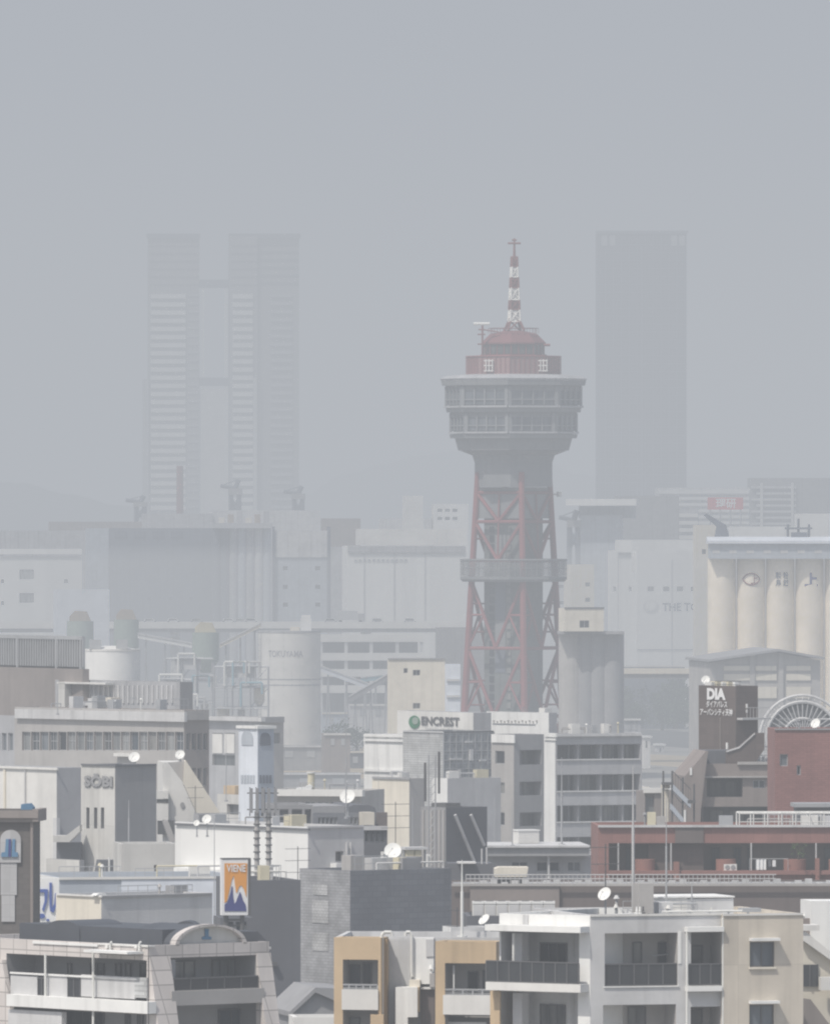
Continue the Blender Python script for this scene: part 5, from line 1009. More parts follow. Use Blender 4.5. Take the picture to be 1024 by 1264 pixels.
r_ = FP(966, 715, 3); t = thing('roof_shelter', 'dark flat shelter with white frame on the roof before the brick tower', 'shelter', W(995, 0, 715), 0); t.location.z = rz_; rr = r_.rect(980, 1040, 992, 1001)
m_ = MB().box(r_, rr[0], rr[1], 0, 3, rr[3]-.25, rr[3]); m_.build('roof', 'metal', t); MB().box(r_, rr[0]+.2, rr[1], 1, 2.8, rz_-.4, rr[3]-.26).build('wall', 'charcoal', t)
b, fr = bld('lettered_tower_block', 'brown stepped apartment block with white lettering high on its dark tower', 'apartment block', 908, 800, 36)
m = Mass(b, fr, 908, 935, 847, xl=862, mat='dia_brown', matL='dia_brown', par=.4); m.build('tower')
text('DIA', m.L, 872.5, 895.5, 849.5, 864, -.05, 'signwhite', b, bold=.06); text('ダイアパレス', m.L, 871.5, 897.5, 865, 873.5, -.05, 'signwhite', b, bold=.02); text('アーバンシティ天神', m.L, 864, 904, 874.7, 883.5, -.05, 'signwhite', b, bold=.02)
m.panel('L', 888, 888.8, 886, 930, -.06, -.01, 'joint', 'brown_light'); m.panel('L', 895.5, 897.5, 917, 925, -.1, -.01, 'plate', 'white'); m.panel('R', 921, 922.6, 869, 874, -.1, -.01, 'lamp', 'white'); m.panel('R', 921, 922.6, 876, 880, -.1, -.01, 'lamp', 'lightgrey')
f = m.R; mb = MB(); u0, u1 = f.u(909), f.u(944); z = f.z(930, 887, -.5)
mb.box(f, u0, u1, -.7, -.02, z-.1, z+.05); 
for k in range(8): u = u1-2.2+k*.3; mb.tube(f.pt(u, -.65, z), f.pt(u, -.65, z+.8), .02, 4)
mb.tube(f.pt(u1-2.2, -.65, z+.8), f.pt(u1, -.65, z+.8), .03, 4); mb.build('walkway', 'pipegrey', b)
for i, x in enumerate((880, 887, 894, 901, 909)): p = W(x, 843, 803); MB().box(FP(x, 803, 36), -.17, .17, 0, .8, m.zt-.4, p.z+.05+.06*(i % 2)).build('equipment', 'beige_metal' if i % 2 else 'white', b)
mb = MB(); g2 = m.L
for yy in (841, 845): z = g2.z(890, yy, .3); mb.tube(g2.pt(g2.u(878), .3, z), g2.pt(g2.u(910), .3, z), .03, 4)
mb.build('railing', 'metaldark', b); dish(870.5, 839, 805, 5.4, m.zt-.4, 'white dish on top of the lettered brown tower', az=-12, el=25)
fb = FP(868, 790, 6); m2 = Mass(b, fb, 866, 965, 943, depth=8, mat='brown_light', par=.3, inner='charcoal')
m2.recess('R', 872, 916, 960, 984, 1.8); m2.recess('R', 864, 960, 996, 1030, 1.8); m2.win('R', 929, 944, 963, 973, n=2, g='glass_grey'); m2.build('lower_block')
for x0, x1 in ((876, 890), (895, 908)): m2.door('R', x0, x1, 964, 984, 1.8)
for x0, x1 in ((876, 892), (900, 918), (926, 944)): m2.door('R', x0, x1, 1000, 1028, 1.8)
m2.panel('R', 866, 960, 958.4, 960.2, -.3, -.02, 'ledge', 'warmgrey'); m2.panel('R', 910, 958, 940.5, 944, -.2, -.02, 'coping', 'warmgrey')
clutter(m2, 6, 15, .8, .5, .95)
MB().prism(fb, pxpoly(fb, [(843, 1100), (843, 958), (856, 943), (869, 927), (872, 927), (869, 948), (863, 1000), (860, 1100)]), -.8, 6).build('sloped_wall', 'brown_light', b)
MB().prism(fb, pxpoly(fb, [(871, 944), (871, 927), (915, 927), (915, 944)]), 1.5, 4.5).build('upper_wall', 'charcoal', b)
MB().prism(fb, pxpoly(fb, [(897, 946), (897, 927), (913, 922), (932, 905), (944, 905), (944, 925), (930, 946)]), .4, .9).build('stair_wall', 'dia_brown', b); MB().prism(fb, pxpoly(fb, [(897, 927), (913, 922), (932, 905), (932, 906.6), (913, 924), (897, 929)]), .3, .39).build('stair_cap', 'lightgrey', b)
for x, y0, y1 in ((851, 948, 957), (843.5, 1000, 1018)): r = fb.rect(x, x+2.6, y0, y1, -.8); MB().box(fb, r[0], r[1], -.86, -.81, r[2], r[3]).build('plate', 'white', b)
mb = MB(); r = fb.rect(936, 952, 921, 940, 1.2); mb.box(fb, r[0], r[1], 1.2, 1.25, r[3]-.08, r[3]).box(fb, r[0], r[0]+.08, 1.2, 1.25, r[2], r[3]).box(fb, r[1]-.08, r[1], 1.2, 1.25, r[2], r[3]); mb.box(fb, r[0]+.08, r[1]-.08, 1.21, 1.24, r[2]+.4, r[2]+.46); mb.build('gate', 'lightgrey', b)
mb = MB()
for k in range(6): x = 925+k*5; r = fb.rect(x, x+3.4, 936-(k % 2)*2, 940, 1.5); mb.box(fb, r[0], r[1], 1.5, 1.9, m2.zt-.3, r[3])
mb.build('roof_pipes', 'lightgrey', b)
t = thing('outside_stair', 'grey steel outside stair left of the brown stepped block', 'stair', W(840, 0, 780), 0); t.location.z = 0; f = FP(820, 780, 5)
for k, (xa, ya, xb, yb) in enumerate(((830, 968, 852, 990), (828, 992, 843, 1010))):
    p, q = f.p(xa, ya), f.p(xb, yb); MB().prism(f, [p, q, (q[0], q[1]-.45), (p[0], p[1]-.45)], -.1, 1).build('flight', 'bluegrey', t)
    mb = MB(); mb.tube(f.pt(p[0], -.1, p[1]+.9), f.pt(q[0], -.1, q[1]+.9), .035, 5)
    for j in range(8): l = j/7; mb.tube(f.pt(p[0]+(q[0]-p[0])*l, -.1, p[1]+(q[1]-p[1])*l), f.pt(p[0]+(q[0]-p[0])*l, -.1, p[1]+(q[1]-p[1])*l+.9), .02, 4)
    mb.build('railing', 'metaldark', t)
mb = MB()
for x, y in ((819, 952), (830, 952), (843, 960), (857, 968)): u = f.u(x); mb.tube(f.pt(u, .4, 0), f.pt(u, .4, f.z(x, y)), .07, 6)
mb.build('post', 'metaldark', t); r = f.rect(818, 831, 966, 969); MB().box(f, r[0], r[1], -.1, 1, r[2], r[3]).build('landing', 'metaldark', t); r = f.rect(848, 858, 988, 992); MB().box(f, r[0], r[1], -.1, 1, r[2], r[3]).build('landing', 'metaldark', t)
for i, (x0, x1, y0, y1) in enumerate(((818, 828, 969, 974), (819, 827, 975, 980))): r = f.rect(x0, x1, y0, y1); MB().box(f, r[0], r[1], .9, 1.5, r[2] if i == 0 else 0, r[3]).build('equipment', 'cream', t)
m = block('brown_annex', 'brown annex wall with a dark opening right of the long balcony block', 'annex', 795, 830, 5, 850, 978, depth=6, mt='taupe', wins=[('R', 796, 807, 981, 1018, 1)])
m.panel('R', 794, 820, 973, 979, -.2, -.02, 'coping', 'offwhite'); m.panel('R', 831, 850, 990, 1030, -.6, -.02, 'wall_panel', 'brown')
# wheel
m = block('flat_office', 'grey flat-roofed office that carries the steel wheel, mostly hidden behind the brick tower', 'office block', 942, 1072, 4, 1045, 948, depth=16, mt='grey_plain', wins=wrow('R', 946, 1040, 9, [(958, 972), (984, 998)])); wb = m.roof
b = thing('ferris_wheel', 'half hidden white steel wheel with radiating spokes behind the brick tower', 'wheel', W(990, 0, 1080), 0); b.location.z = wb
s_ = 1080/F; cz = CH-(911-HOR)*s_; cxx = (990-512)*s_
def ring(r, y, w=.1, name='rim', n=56):
    mb = MB(); P = [Vector((cxx+r*s_*math.cos(2*math.pi*i/n), 1080+y, cz+r*s_*math.sin(2*math.pi*i/n))) for i in range(n+1)]; mb.path(P, w, 6); return mb.build(name, 'lightgrey', b)
for y in (-.5, .5): ring(52.5, y, .14); ring(44.5, y, .17); ring(24, y, .15)
mb = MB()
for i in range(40):
    a = 2*math.pi*i/40; d_ = Vector((math.cos(a), 0, math.sin(a)))
    for y in (-.5, .5): c0 = Vector((cxx, 1080+y, cz)); mb.tube(c0+d_*3*s_, c0+d_*44.5*s_, .05, 4)
    c0 = Vector((cxx, 1080, cz)); mb.tube(c0+d_*44.5*s_+Vector((0, -.5, 0)), c0+d_*52.5*s_+Vector((0, .5, 0)), .04, 4); mb.tube(c0+d_*52.5*s_-Vector((0, .5, 0)), c0+d_*52.5*s_+Vector((0, .5, 0)), .05, 4)
mb.build('spoke', 'lightgrey', b); mb = MB(); q_ = 64
for i in range(q_):
    a0, a1 = 2*math.pi*i/q_, 2*math.pi*(i+1)/q_; mb.quad(*[Vector((cxx+rr_*s_*math.cos(a_), 1080.75, cz+rr_*s_*math.sin(a_))) for rr_, a_ in ((4, a0), (44, a0), (44, a1), (4, a1))])
mb.build('web_panel', 'web', b); MB().tube((cxx, 1079, cz), (cxx, 1081, cz), .35, 14).build('hub', 'lightgrey', b)
mb = MB()
for sy in (-1.2, 1.2):
    for sx in (-2.6, 2.6): mb.tube((cxx+sx, 1080+sy, wb), (cxx, 1080+sy*.8, cz), .16, 6)
mb.build('support', 'lightgrey', b)
# ================================================================== near row: sign tower, orange sign
b, fr = bld('sign_tower', 'dark brown tiled tower with arched white emblem plaque at left edge', 'tower', 41, 525, -6)
m = Mass(b, fr, -70, 41, 1000, depth=2.4, mat='jl_brown', par=.3); m.build()
f = m.R; m.panel('R', -70, 47, 1001, 1010, -.35, -.005, 'cornice', 'taupe'); m.panel('R', -70, 45, 1010.3, 1015, -.2, -.005, 'cornice', 'taupe'); MB().box(f, m.W+.004, m.W+.3, -.3, 2.5, f.z(20, 1014), f.z(20, 999)).build('cornice', 'taupe', b)
m.panel('R', 37.5, 40.6, 1015.5, 1300, -.1, -.005, 'drainpipe', 'brown_light')
poly = [(0, 1065), (26, 1065)]+[(13.4+12.8*math.cos(t*math.pi/14), 1037-12.6*math.sin(t*math.pi/14)) for t in range(15)]+[(0.6, 1040)]
MB().prism(f, pxpoly(f, poly), -.12, -.01).build('plaque', 'lightgrey_tile', b)
for poly in ([(7.5, 1036), (11, 1036), (10.5, 1054), (10.5, 1058), (1.5, 1058), (2, 1052.5), (6.5, 1052)], [(15.5, 1036), (19, 1036), (18.5, 1052), (22, 1052.5), (22.5, 1058), (14.5, 1058), (15, 1050)]): MB().prism(f, pxpoly(f, poly, -.12), -.2, -.13).build('emblem', 'emblemblue', b)
MB().prism(f, pxpoly(f, [(11.2, 1036), (13.6, 1036), (13.6, 1058), (11, 1058)], -.12), -.2, -.13).build('emblem', 'navy', b)
for x0, x1, y0, y1 in ((1, 21, 1065.5, 1105), (2, 18.5, 1105.5, 1138)): r = f.rect(x0, x1, y0, y1); o = MB().box(f, r[0], r[1], -.07, -.01, r[2], r[3]).build('tile_panel', 'lightgrey_tile', b)
t = thing('blue_tarpaulin', 'small blue tarpaulin bundle on the dark sign tower roof', 'tarpaulin', W(32, 998, 526), 0); t.location.z = m.zt-.3; MB().prism(f, pxpoly(f, [(25, 1006), (26, 993), (36, 992), (40, 997), (41, 1006)], .8), .8, 1.7).build('sheet', 'emblemblue', t)
b = thing('mountain_sign', 'upright orange and white sign with blue twin peaks', 'sign', W(292, 0, 548), 0); b.location.z = 0; f = FP(292, 548, 10)
r = f.rect(273.5, 306, 1061, 1130); MB().box(f, r[0], r[1], 0, .5, r[2], r[3]).build('board', 'signwhite', b); MB().box(f, r[1]+.003, r[1]+.15, -.02, .55, r[2]-.02, r[3]+.06).box(f, r[0], r[1], -.02, .55, r[3]+.003, r[3]+.06).build('casing', 'metaldark', b)
MB().prism(f, pxpoly(f, [(277, 1066), (305, 1066), (304, 1108), (301, 1098), (297.5, 1093), (295, 1095), (292, 1103), (291, 1101), (289, 1085), (288.2, 1081), (286, 1086), (283, 1099), (280, 1113), (277, 1115)]), -.03, -.004).build('orange_field', 'orange', b)
MB().prism(f, pxpoly(f, [(277, 1125), (277, 1117), (280, 1115), (282, 1110), (284.5, 1101), (286, 1094), (287, 1095), (287.5, 1106), (289, 1116), (291, 1114), (293.5, 1107), (296, 1101), (297.5, 1104), (300, 1112), (303, 1117), (304, 1125)]), -.03, -.004).build('peaks', 'navy', b)
text('VIENE', f, 279.5, 303, 1067.5, 1076.5, -.035, 'signwhite', b, bold=.02); 
mb = MB()
for x in (280, 300): u = f.u(x); mb.tube(f.pt(u, .28, 0), f.pt(u, .28, r[2]), .12, 8)
for y in (1136, 1143): mb.tube(f.pt(f.u(280), .28, f.z(290, y)), f.pt(f.u(300), .28, f.z(290, y)), .05, 6)
mb.build('post', 'metaldark', b)
m = block('charcoal_annex', 'small dark annex with glazed front under the orange mountain sign', 'annex', 272, 560, 8, 312, 1133, depth=3, mt='charcoal', wins=[('R', 279, 288, 1138, 1158, 1), ('R', 291, 304, 1138, 1158, 2)], g='glass_blue', fm='metal')
# little gabled house in gap
b, fr = bld('gabled_house', 'small grey gabled house low between the arched flats and the ochre flats', 'house', 366, 530, 10)
f = fr; MB().prism(f, pxpoly(f, [(360, 1400), (360, 1250), (388, 1224), (425, 1240), (425, 1400)]), 0, 6).build('wall', 'midgrey', b); MB().prism(f, pxpoly(f, [(356, 1255), (356, 1249), (388, 1219), (430, 1221), (430, 1243), (388, 1225)]), -.3, 6.2).build('roof', 'midgrey', b); m = Mass(b, FP(366, 520, 5), 362, 425, 1256, depth=3, mat='offwhite', par=.2); m.build('annex')
# ================================================================== arch apartment
b, fr = bld('arch_apartment', 'pinkish tiled apartment block with sloping buttresses and a rounded cream pediment, lower left', 'apartment block', 183, 470, 40)
m = Mass(b, fr, 183, 332, 1167.5, xl=-60, mat='pinktile', par=.5, inner='midgrey', roofm='rooflead')  # recess linings painted darker than the tile, shade put into the colour
m.recess('R', 208, 316, 1181, 1223, 1.5); m.recess('R', 208, 322, 1240, 1330, 1.5)
m.recess('L', 8, 181, 1181.5, 1233, 1.6); m.recess('L', 8, 181, 1248, 1330, 1.6); m.build()
R, L = m.R, m.L
m.panel('R', 212, 326, 1222, 1240, -.45, -.02, 'balcony_panel', 'warmgrey'); m.rail('R', 214, 318, 1206, 1222, -.2, n=5)
m.door('R', 262, 290, 1184, 1222, 1.5, g='glass_grey', n=3); m.door('R', 300, 311, 1186, 1222, 1.5); m.door('R', 270, 300, 1246, 1300, 1.5, g='glass_blue', n=2); m.door('R', 214, 240, 1186, 1222, 1.5, n=2)
for x0, x1 in ((183, 209), (315, 333)):
    u0, u1 = R.u(x0+.5), R.u(x1); zt_ = R.z(190, 1181); MB().vprism(R, [(-.03, 0), (-.03, zt_), (-.06, zt_), (-.06-zt_*.2, 0)], u0, u1).build('buttress', 'pinktile', b)
u0 = L.u(2); MB().prism(L, [(L.u(-30), 0), (L.u(-30), L.z(0, 1185)), (L.u(8), L.z(5, 1185)), (L.u(22), L.z(15, 1270)), (L.u(40), 0)], -.25, -.02).build('buttress', 'pinktile', b)
for x0, x1 in ((13, 46), (58, 83), (100, 166)): m.panel('L', x0, x1, 1205, 1232, -.1, -.02, 'balcony_panel', 'lightgrey')
m.panel('L', 12, 168, 1204, 1206.4, -.16, -.105, 'coping', 'white')
m.rail('L', 46.5, 57.5, 1207, 1232, -.06, n=2); m.rail('L', 83.5, 99.5, 1207, 1232, -.06, n=2); m.panel('L', 166, 181, 1207, 1232, -.1, -.02, 'balcony_panel', 'lattice')
m.panel('L', 8, 182, 1232.5, 1247, -.5, -.02, 'balcony_slab', 'white'); m.panel('L', 10, 76, 1248, 1300, -.3, -.02, 'balcony_panel', 'lightgrey')
for x0, x1 in ((22, 40), (84, 88), (112, 128), (143, 149), (155, 161), (173, 181)): m.door('L', x0, x1, 1189, 1232, 1.6, n=1 if x1-x0 < 10 else 2)
for x0, x1 in ((78, 128), (155, 160), (170, 176)): m.door('L', x0, x1, 1248, 1300, 1.6, n=2)
for x, y0, y1 in ((56, 1178, 1232), (115, 1172, 1330)): u = L.u(x, -.3); MB().tube(L.pt(u, -.3, L.z(x, y1, -.3)), L.pt(u, -.3, L.z(x, y0, -.3)), .055, 7).build('drainpipe', 'pipe_white', b)
m.panel('L', 103, 157, 1174, 1177, -.9, -.02, 'awning', 'white')
for x in (139, 175): mb = MB(); u = L.u(x); mb.path([L.pt(u, -.05, L.z(x, 1163)), L.pt(u, -.14, L.z(x, 1164.5)), L.pt(u, -.14, L.z(x, 1174))], .05, 6); mb.build('overflow_pipe', 'pipe_white', b); MB().box(L, u-.38, u-.2, -.12, -.02, L.z(x, 1171), L.z(x, 1167)).build('vent', 'offwhite', b)
m.panel('L', 40, 120, 1163.8, 1167, -.06, .5, 'coping', 'white'); m.panel('L', 120, 183, 1166, 1168, -.06, .3, 'coping', 'offwhite')
# dark roof volumes and pediment
zt_ = m.zt; u0, u1 = L.u(24, 1.5), -.9
MB().box(L, u0, u1, 1.5, m.W*.8, zt_-.5, L.z(150, 1145.5, 1.5)).build('roof_house', 'roofdark', b)
u, z = L.p(77, 1148, 1.45); du = L.u(98, 1.45)-u; MB().prism(L, [(u-du-1.8, zt_-.45)]+[(u-du-1, zt_), (u-du, z)]+[(u+du*math.cos(math.pi-t*math.pi/14), z+.42*math.sin(t*math.pi/14)) for t in range(15)]+[(u+du, zt_-.45)], 1.45, 4.).build('dormer_vault', 'roofdark', b)
pu, pz = R.p(258, 1163, .15); du = R.u(302, .15)-pu; dh = R.z(258, 1141, .15)-pz
def arc(k, h): return [(pu+du*k*math.cos(t*math.pi/20), pz-.12+(dh*h+.12)*math.sin(t*math.pi/20)) for t in range(21)]
MB().prism(R, arc(.9, .88), .25, 3.4).build('tympanum', 'concrete', b)
mb = MB(); A, B_ = arc(1, 1), arc(.9, .88)
for i in range(20): mb.prism(R, [A[i], A[i+1], B_[i+1], B_[i]], 0, .4)
mb.build('arch', 'pinktile', b); A2 = arc(.98, .97); B2 = arc(.9, .89); mb = MB()
for i in range(20): mb.prism(R, [A2[i], A2[i+1], B2[i+1], B2[i]], .41, 3.5)
mb.build('roof_vault', 'roofdark', b)
for poly in ([(252, 1147), (257, 1147), (256.4, 1156), (260, 1157), (260, 1160), (249, 1160), (249, 1157), (252.6, 1156)],): MB().prism(R, pxpoly(R, poly, .25), .2, .24).build('emblem', 'emblemblue', b)
uL, zL = L.p(226, 1150, -2.6) if False else (0, 0)
f = FP(230, 473.5, -8); u, z = f.p(229, 1152); du = f.u(246)-u; MB().prism(f, [(u-du, zt_-.3)]+[(u+du*math.cos(math.pi-t*math.pi/14), z+.52*math.sin(t*math.pi/14)) for t in range(15)]+[(u+du, zt_-.3)], 0, 1.2).build('dormer_vault', 'roofdark', b)
f = FP(312, 474.5, 20); MB().prism(f, pxpoly(f, [(300, 1163), (300, 1150), (318, 1150), (330, 1163)]), 0, 1.5).build('roof_house', 'roofdark', b)
for y in (1171, 1204): p = R.p(333, y); MB().box(R, R.u(332), R.u(340), .3, .6, R.z(333, y+1.5), R.z(333, y-1.5)).build('bracket', 'offwhite', b)
rod(183, 1154, 468.5, 10, 'thin dark rod at the corner of the pinkish arch flats', r=.03, m='metaldark')
# ================================================================== ochre flats
b, fr = bld('ochre_apartment', 'ochre and white apartment block with boxed balconies, bottom centre', 'apartment block', 412, 500, -14)
mA = Mass(b, fr, 412, 470, 1158, depth=1.4, mat='ochre', par=.25, inner='warmgrey')
mA.recess('R', 423, 466.5, 1185, 1300, 1.2); mA.build()
def obalc(m, x0, x1, yr, yp0, yp1):
    m.panel('R', x0, x1, yp0, yp1, -.12, -.02, 'balcony_panel', 'offwhite'); m.rail('R', x0+.5, x1-.5, yr, yp0, .05, n=5, g=None, fm='metal', bars=2); m.panel('R', x0, x1, yp1-.5, yp1+1.5, .2, 1.19, 'balcony_slab', 'midgrey')
obalc(mA, 421.5, 466.4, 1215, 1222, 1247)
mA.door('R', 432, 444, 1191, 1222, 1.2, g='glass_grey', n=1); mA.door('R', 448, 458, 1189, 1222, 1.2, n=1); mA.door('R', 432, 444, 1256, 1300, 1.2, g='glass_grey', n=1)
mB = Mass(b, FP(537, 496, -14), 537, 612, 1163, depth=1.6, mat='ochre', par=.25, inner='warmgrey')
mB.recess('R', 549, 608, 1189.5, 1300, 1.3); mB.build(); obalc(mB, 546.5, 608, 1221, 1229, 1253); mB.door('R', 578, 590, 1199, 1229, 1.3, n=1); mB.door('R', 596, 606, 1198, 1229, 1.3, g='glass_grey', n=1); mB.panel('R', 559, 560.5, 1192, 1229, .3, .4, 'post', 'white'); mB.panel('R', 552, 600, 1262, 1300, .6, .7, 'balcony_panel', 'white')
mC = Mass(b, FP(412, 501.6, -4), 414, 622, 1157.5, depth=7, mat='lightgrey', par=.3); mC.build(); cz_ = mC.roof
mC.panel('R', 510, 535, 1158, 1215, -.5, -.02, 'wall_panel', 'white'); mC.panel('R', 525.5, 535, 1160, 1181, -.56, -.51, 'louver', 'lightgrey'); mC.panel('R', 478, 508, 1160, 1300, -.1, -.02, 'wall_panel', 'lightgrey')
mC.panel('R', 488, 503, 1219, 1320, -1.2, -.12, 'duct_box', 'white'); mC.panel('R', 503, 515, 1219, 1256, -1.3, -.52, 'duct_box', 'white'); mC.panel('R', 505, 518, 1210, 1219, -1., -.52, 'duct_box', 'cream'); mC.panel('R', 515.2, 517, 1219, 1250, -1.2, -.52, 'duct_edge', 'ochre'); mC.panel('R', 519, 536, 1219, 1300, -.5, -.12, 'recess', 'brown'); mC.panel('R', 519, 536, 1219, 1221.5, -.7, -.52, 'coping', 'white'); mC.panel('R', 530, 536, 1202, 1219, -.9, -.52, 'meter_box', 'warmgrey')  # the brown recess is a proud panel, its shade only painted
f = mC.R
p = f.pt(f.u(532, -.7), -.7, f.z(532, 1202, -.7)); MB().tube(p, p+Vector((0, 0, .2)), .06, 8).tube(p+Vector((0, 0, .2)), p+Vector((0, 0, .42)), .13, 10, .05).build('lamp', 'white', b)
def hook(x, y0, y1, xe, v=-1.55):
    u = f.u(x, v); w = f.u(xe, v); z = f.z(x, y0, v); return MB().path([f.pt(u, v, f.z(x, y1, v)), f.pt(u, v, z-.15), f.pt(u+(w-u)*.25, v, z), f.pt(w, v, z), f.pt(w+(w-u)*.1, v, z-.18)], .075, 8).build('drainpipe', 'pipe_white', b)
hook(471, 1151, 1300, 483, -1.62); hook(508, 1151, 1206, 501, -.62)
mC.panel('R', 457, 473, 1253, 1300, -2.2, -1.7, 'porch', 'ochre'); mb = MB()
mC.panel('R', 471.8, 477.5, 1160, 1300, -1.3, -.12, 'side_wall', 'ochre_shade')  # side wall in a darker copy of the ochre, shade painted in
t = thing('roof_house', 'low grey roof house with white corner behind the ochre flats', 'roof house', W(570, 0, 508), 0); t.location.z = cz_; g = FP(556, 508, 12); mR = Mass(t, g, 556, 605, 1145, xl=546, mat='lightgrey', matL='white', par=.1); mR.z0 = cz_; mR.b = t; mR.build()
dish(597, 1135, 506, 8, cz_, 'pale dish half seen behind the condominium canopy', az=-50, el=40)
rod(570, 1062, 507, cz_, 'white pole with crossbar left of the rooftop unit row', r=.06, m='pipe_white'); yagi(564, 1120, 509, cz_, 'small multi-bar antenna left of the white pole', .8, 3)
mb = MB(); p = W(606, 1160, 497); 
# ac units row on a rear block
m = block('rear_block', 'low dark flat block between ochre flats and brown building', 'building', 576, 535, 2, 700, 1131, depth=5, mt='charcoal', par=.3); q0 = m.roof; f = m.R
AL = ['left end unit', 'second unit', 'third unit', 'fourth unit', 'fifth unit', 'sixth unit', 'right end unit']; ac0 = None
for i in range(7):
    u = f.u(583+i*14.6, .6); loc = f.pt(u, .6, q0); lb = AL[i]+' in the row of white rooftop units behind the condominium'
    if ac0 is None:
        t = ac0 = thing('air_conditioner', lb, 'air conditioner', loc, 2, 'row of white rooftop units'); zt_ = f.z(600, 1113, .6); g = Fr((loc.x, loc.y), 2); w = .56
        MB().box(g, 0, w, 0, .5, q0+.08, zt_-.12).build('casing', 'offwhite', t); MB().box(g, -.005, w+.005, -.03, .53, zt_-.119, zt_).build('top_cover', 'white', t); MB().box(g, .05, w-.05, -.02, -.003, q0+.3, zt_-.2).build('grille', 'lightgrey', t); MB().box(g, .02, .1, .05, .45, q0, q0+.079).box(g, w-.1, w-.02, .05, .45, q0, q0+.079).build('foot', 'metal', t); MB().box(g, .1, w-.1, .1, .4, zt_+.002, zt_+.03).build('fan', 'metaldark', t)
    else: t = copy_tree(ac0); t.location = loc; t['label'] = lb
# ================================================================== condominium, right foreground
b, fr = bld('condominium', 'grey, white and beige condominium with dark glass balconies, lower right', 'apartment block', 728, 480, 16)
m = Mass(b, fr, 728, 893, 1130, depth=9, mat='lightgrey', par=.35, inner='warmgrey', roofm='offwhite')
m.recess('R', 746, 836, 1152, 1217.5, 1.7); m.recess('R', 744, 834, 1240.5, 1330, 1.7); m.recess('R', 852.5, 889.5, 1151, 1217, 1.6); m.recess('R', 852, 889, 1243, 1330, 1.6); m.build(); rz2 = m.roof
m.rail('R', 746.5, 835.5, 1189.5, 1217, .12, n=5); m.rail('R', 850, 890, 1189.5, 1216.5, -.2, n=3)
for x0, x1 in ((743, 756), (781, 791), (812, 834)): m.door('R', x0, x1, 1163, 1217, 1.7, n=1 if x1-x0 < 14 else 2, g='glass' if x0 < 800 else 'glass_grey')
for x0, x1 in ((743, 754), (775, 796)): m.door('R', x0, x1, 1243, 1300, 1.7)
for x0, x1 in ((852, 866), (877, 889)): m.door('R', x0, x1, 1167, 1217, 1.6, n=1); m.door('R', x0, x1, 1246, 1300, 1.6, n=1)
m.panel('R', 848.5, 893.4, 1144.5, 1150.5, -.55, -.02, 'canopy', 'white'); m.panel('R', 848.5, 891, 1217.5, 1224, -.45, -.02, 'balcony_slab', 'white'); m.panel('R', 745, 838, 1217.6, 1219, -.06, -.005, 'coping', 'white')
mb = MB(); f = m.R
for x, y0 in ((847.5, 1145), (892, 1133)): mb = MB(); u = f.u(x, -.3); mb.tube(f.pt(u, -.3, 0), f.pt(u, -.3, f.z(x, y0, -.3)), .055, 8); mb.build('drainpipe', 'pipe_white', b)
m.panel('R', 836.6, 840.5, 1150, 1190, -.03, -.004, 'corner_trim', 'white')
MB().tube(f.pt(f.u(804, 1.3), 1.3, f.z(804, 1180, 1.3)), f.pt(f.u(828, 1.3), 1.3, f.z(828, 1178, 1.3)), .03, 6).build('laundry_pole', 'metal', b)
mw = Mass(b, fr, 892.6, 991, 1129, depth=9.2, off=-.35, mat='cream_tile', par=.35, roofm='offwhite')
wins = [(925, 955.5, 1163, 1194), (924.5, 955, 1240.5, 1272)]
for x0, x1, y0, y1 in wins: mw.win('R', x0, x1, y0, y1, n=2, rec=.14, fm='metaldark', g='glass_blue', sill='cream')
mw.build('beige_wall')
for x0, x1, y0, y1 in wins: r = mw.R.rect(x0-1, x1+4, y0-5, y0-1.6, -.01); o = MB().box(mw.R, r[0], r[1], -.42, -.01, r[2], r[3]).build('window_hood', 'white', b)
mw.panel('R', 892.4, 991.2, 1127.8, 1130.4, -.06, -.005, 'coping', 'offwhite'); m.panel('R', 728, 892.4, 1128.2, 1131, -.06, -.005, 'coping', 'offwhite')
# left balcony wing
clutter(m, 7, 10, .5, .2, .95, .3, .9)
wg = Fr(m.R.pt(0, 0, 0)[:2], -34)
ww = Mass(b, wg, 616, 728, 1129.5, depth=8, mat='white', par=.33, inner='lightgrey', roofm='offwhite', zt=m.zt-.02)
ww.recess('R', 618, 714.5, 1151, 1213.5, 1.6); ww.recess('R', 618, 713, 1225, 1330, 1.6); ww.build('balcony_wing')
ww.panel('R', 598, 716, 1143, 1150.5, -.75, -.02, 'canopy', 'white'); ww.panel('R', 599, 716, 1214, 1224, -.7, -.02, 'balcony_slab', 'offwhite')
ww.rail('R', 600, 714, 1187, 1213.8, -.6, n=8); ww.door('R', 667, 699, 1164, 1213, 1.6, n=3, g='glass'); ww.door('R', 622, 632, 1162, 1213, 1.6, n=1); ww.door('R', 667, 697, 1240, 1300, 1.6, n=3, g='glass'); ww.door('R', 620, 632, 1238, 1300, 1.6, n=1)
ww.panel('R', 632.6, 644, 1152, 1213, .35, .9, 'column', 'lightgrey'); ww.panel('R', 632.6, 644, 1226, 1300, .35, .9, 'column', 'lightgrey')
f = ww.R; u = f.u(633.5, -.3); MB().tube(f.pt(u, -.3, f.z(633, 1213.8, -.3)), f.pt(u, -.3, f.z(633, 1152, -.3)), .06, 8).build('drainpipe', 'pipe_white', b)
ww.panel('R', 645, 651, 1129.8, 1142.5, -.05, -.005, 'joint', 'lightgrey')
e0 = f.pt(f.u(600, -.6), -.6, 0); gl = Fr((e0.x, e0.y), -34+90); z0_, z1_ = f.z(605, 1213.8, -.6), f.z(605, 1187, -.6)
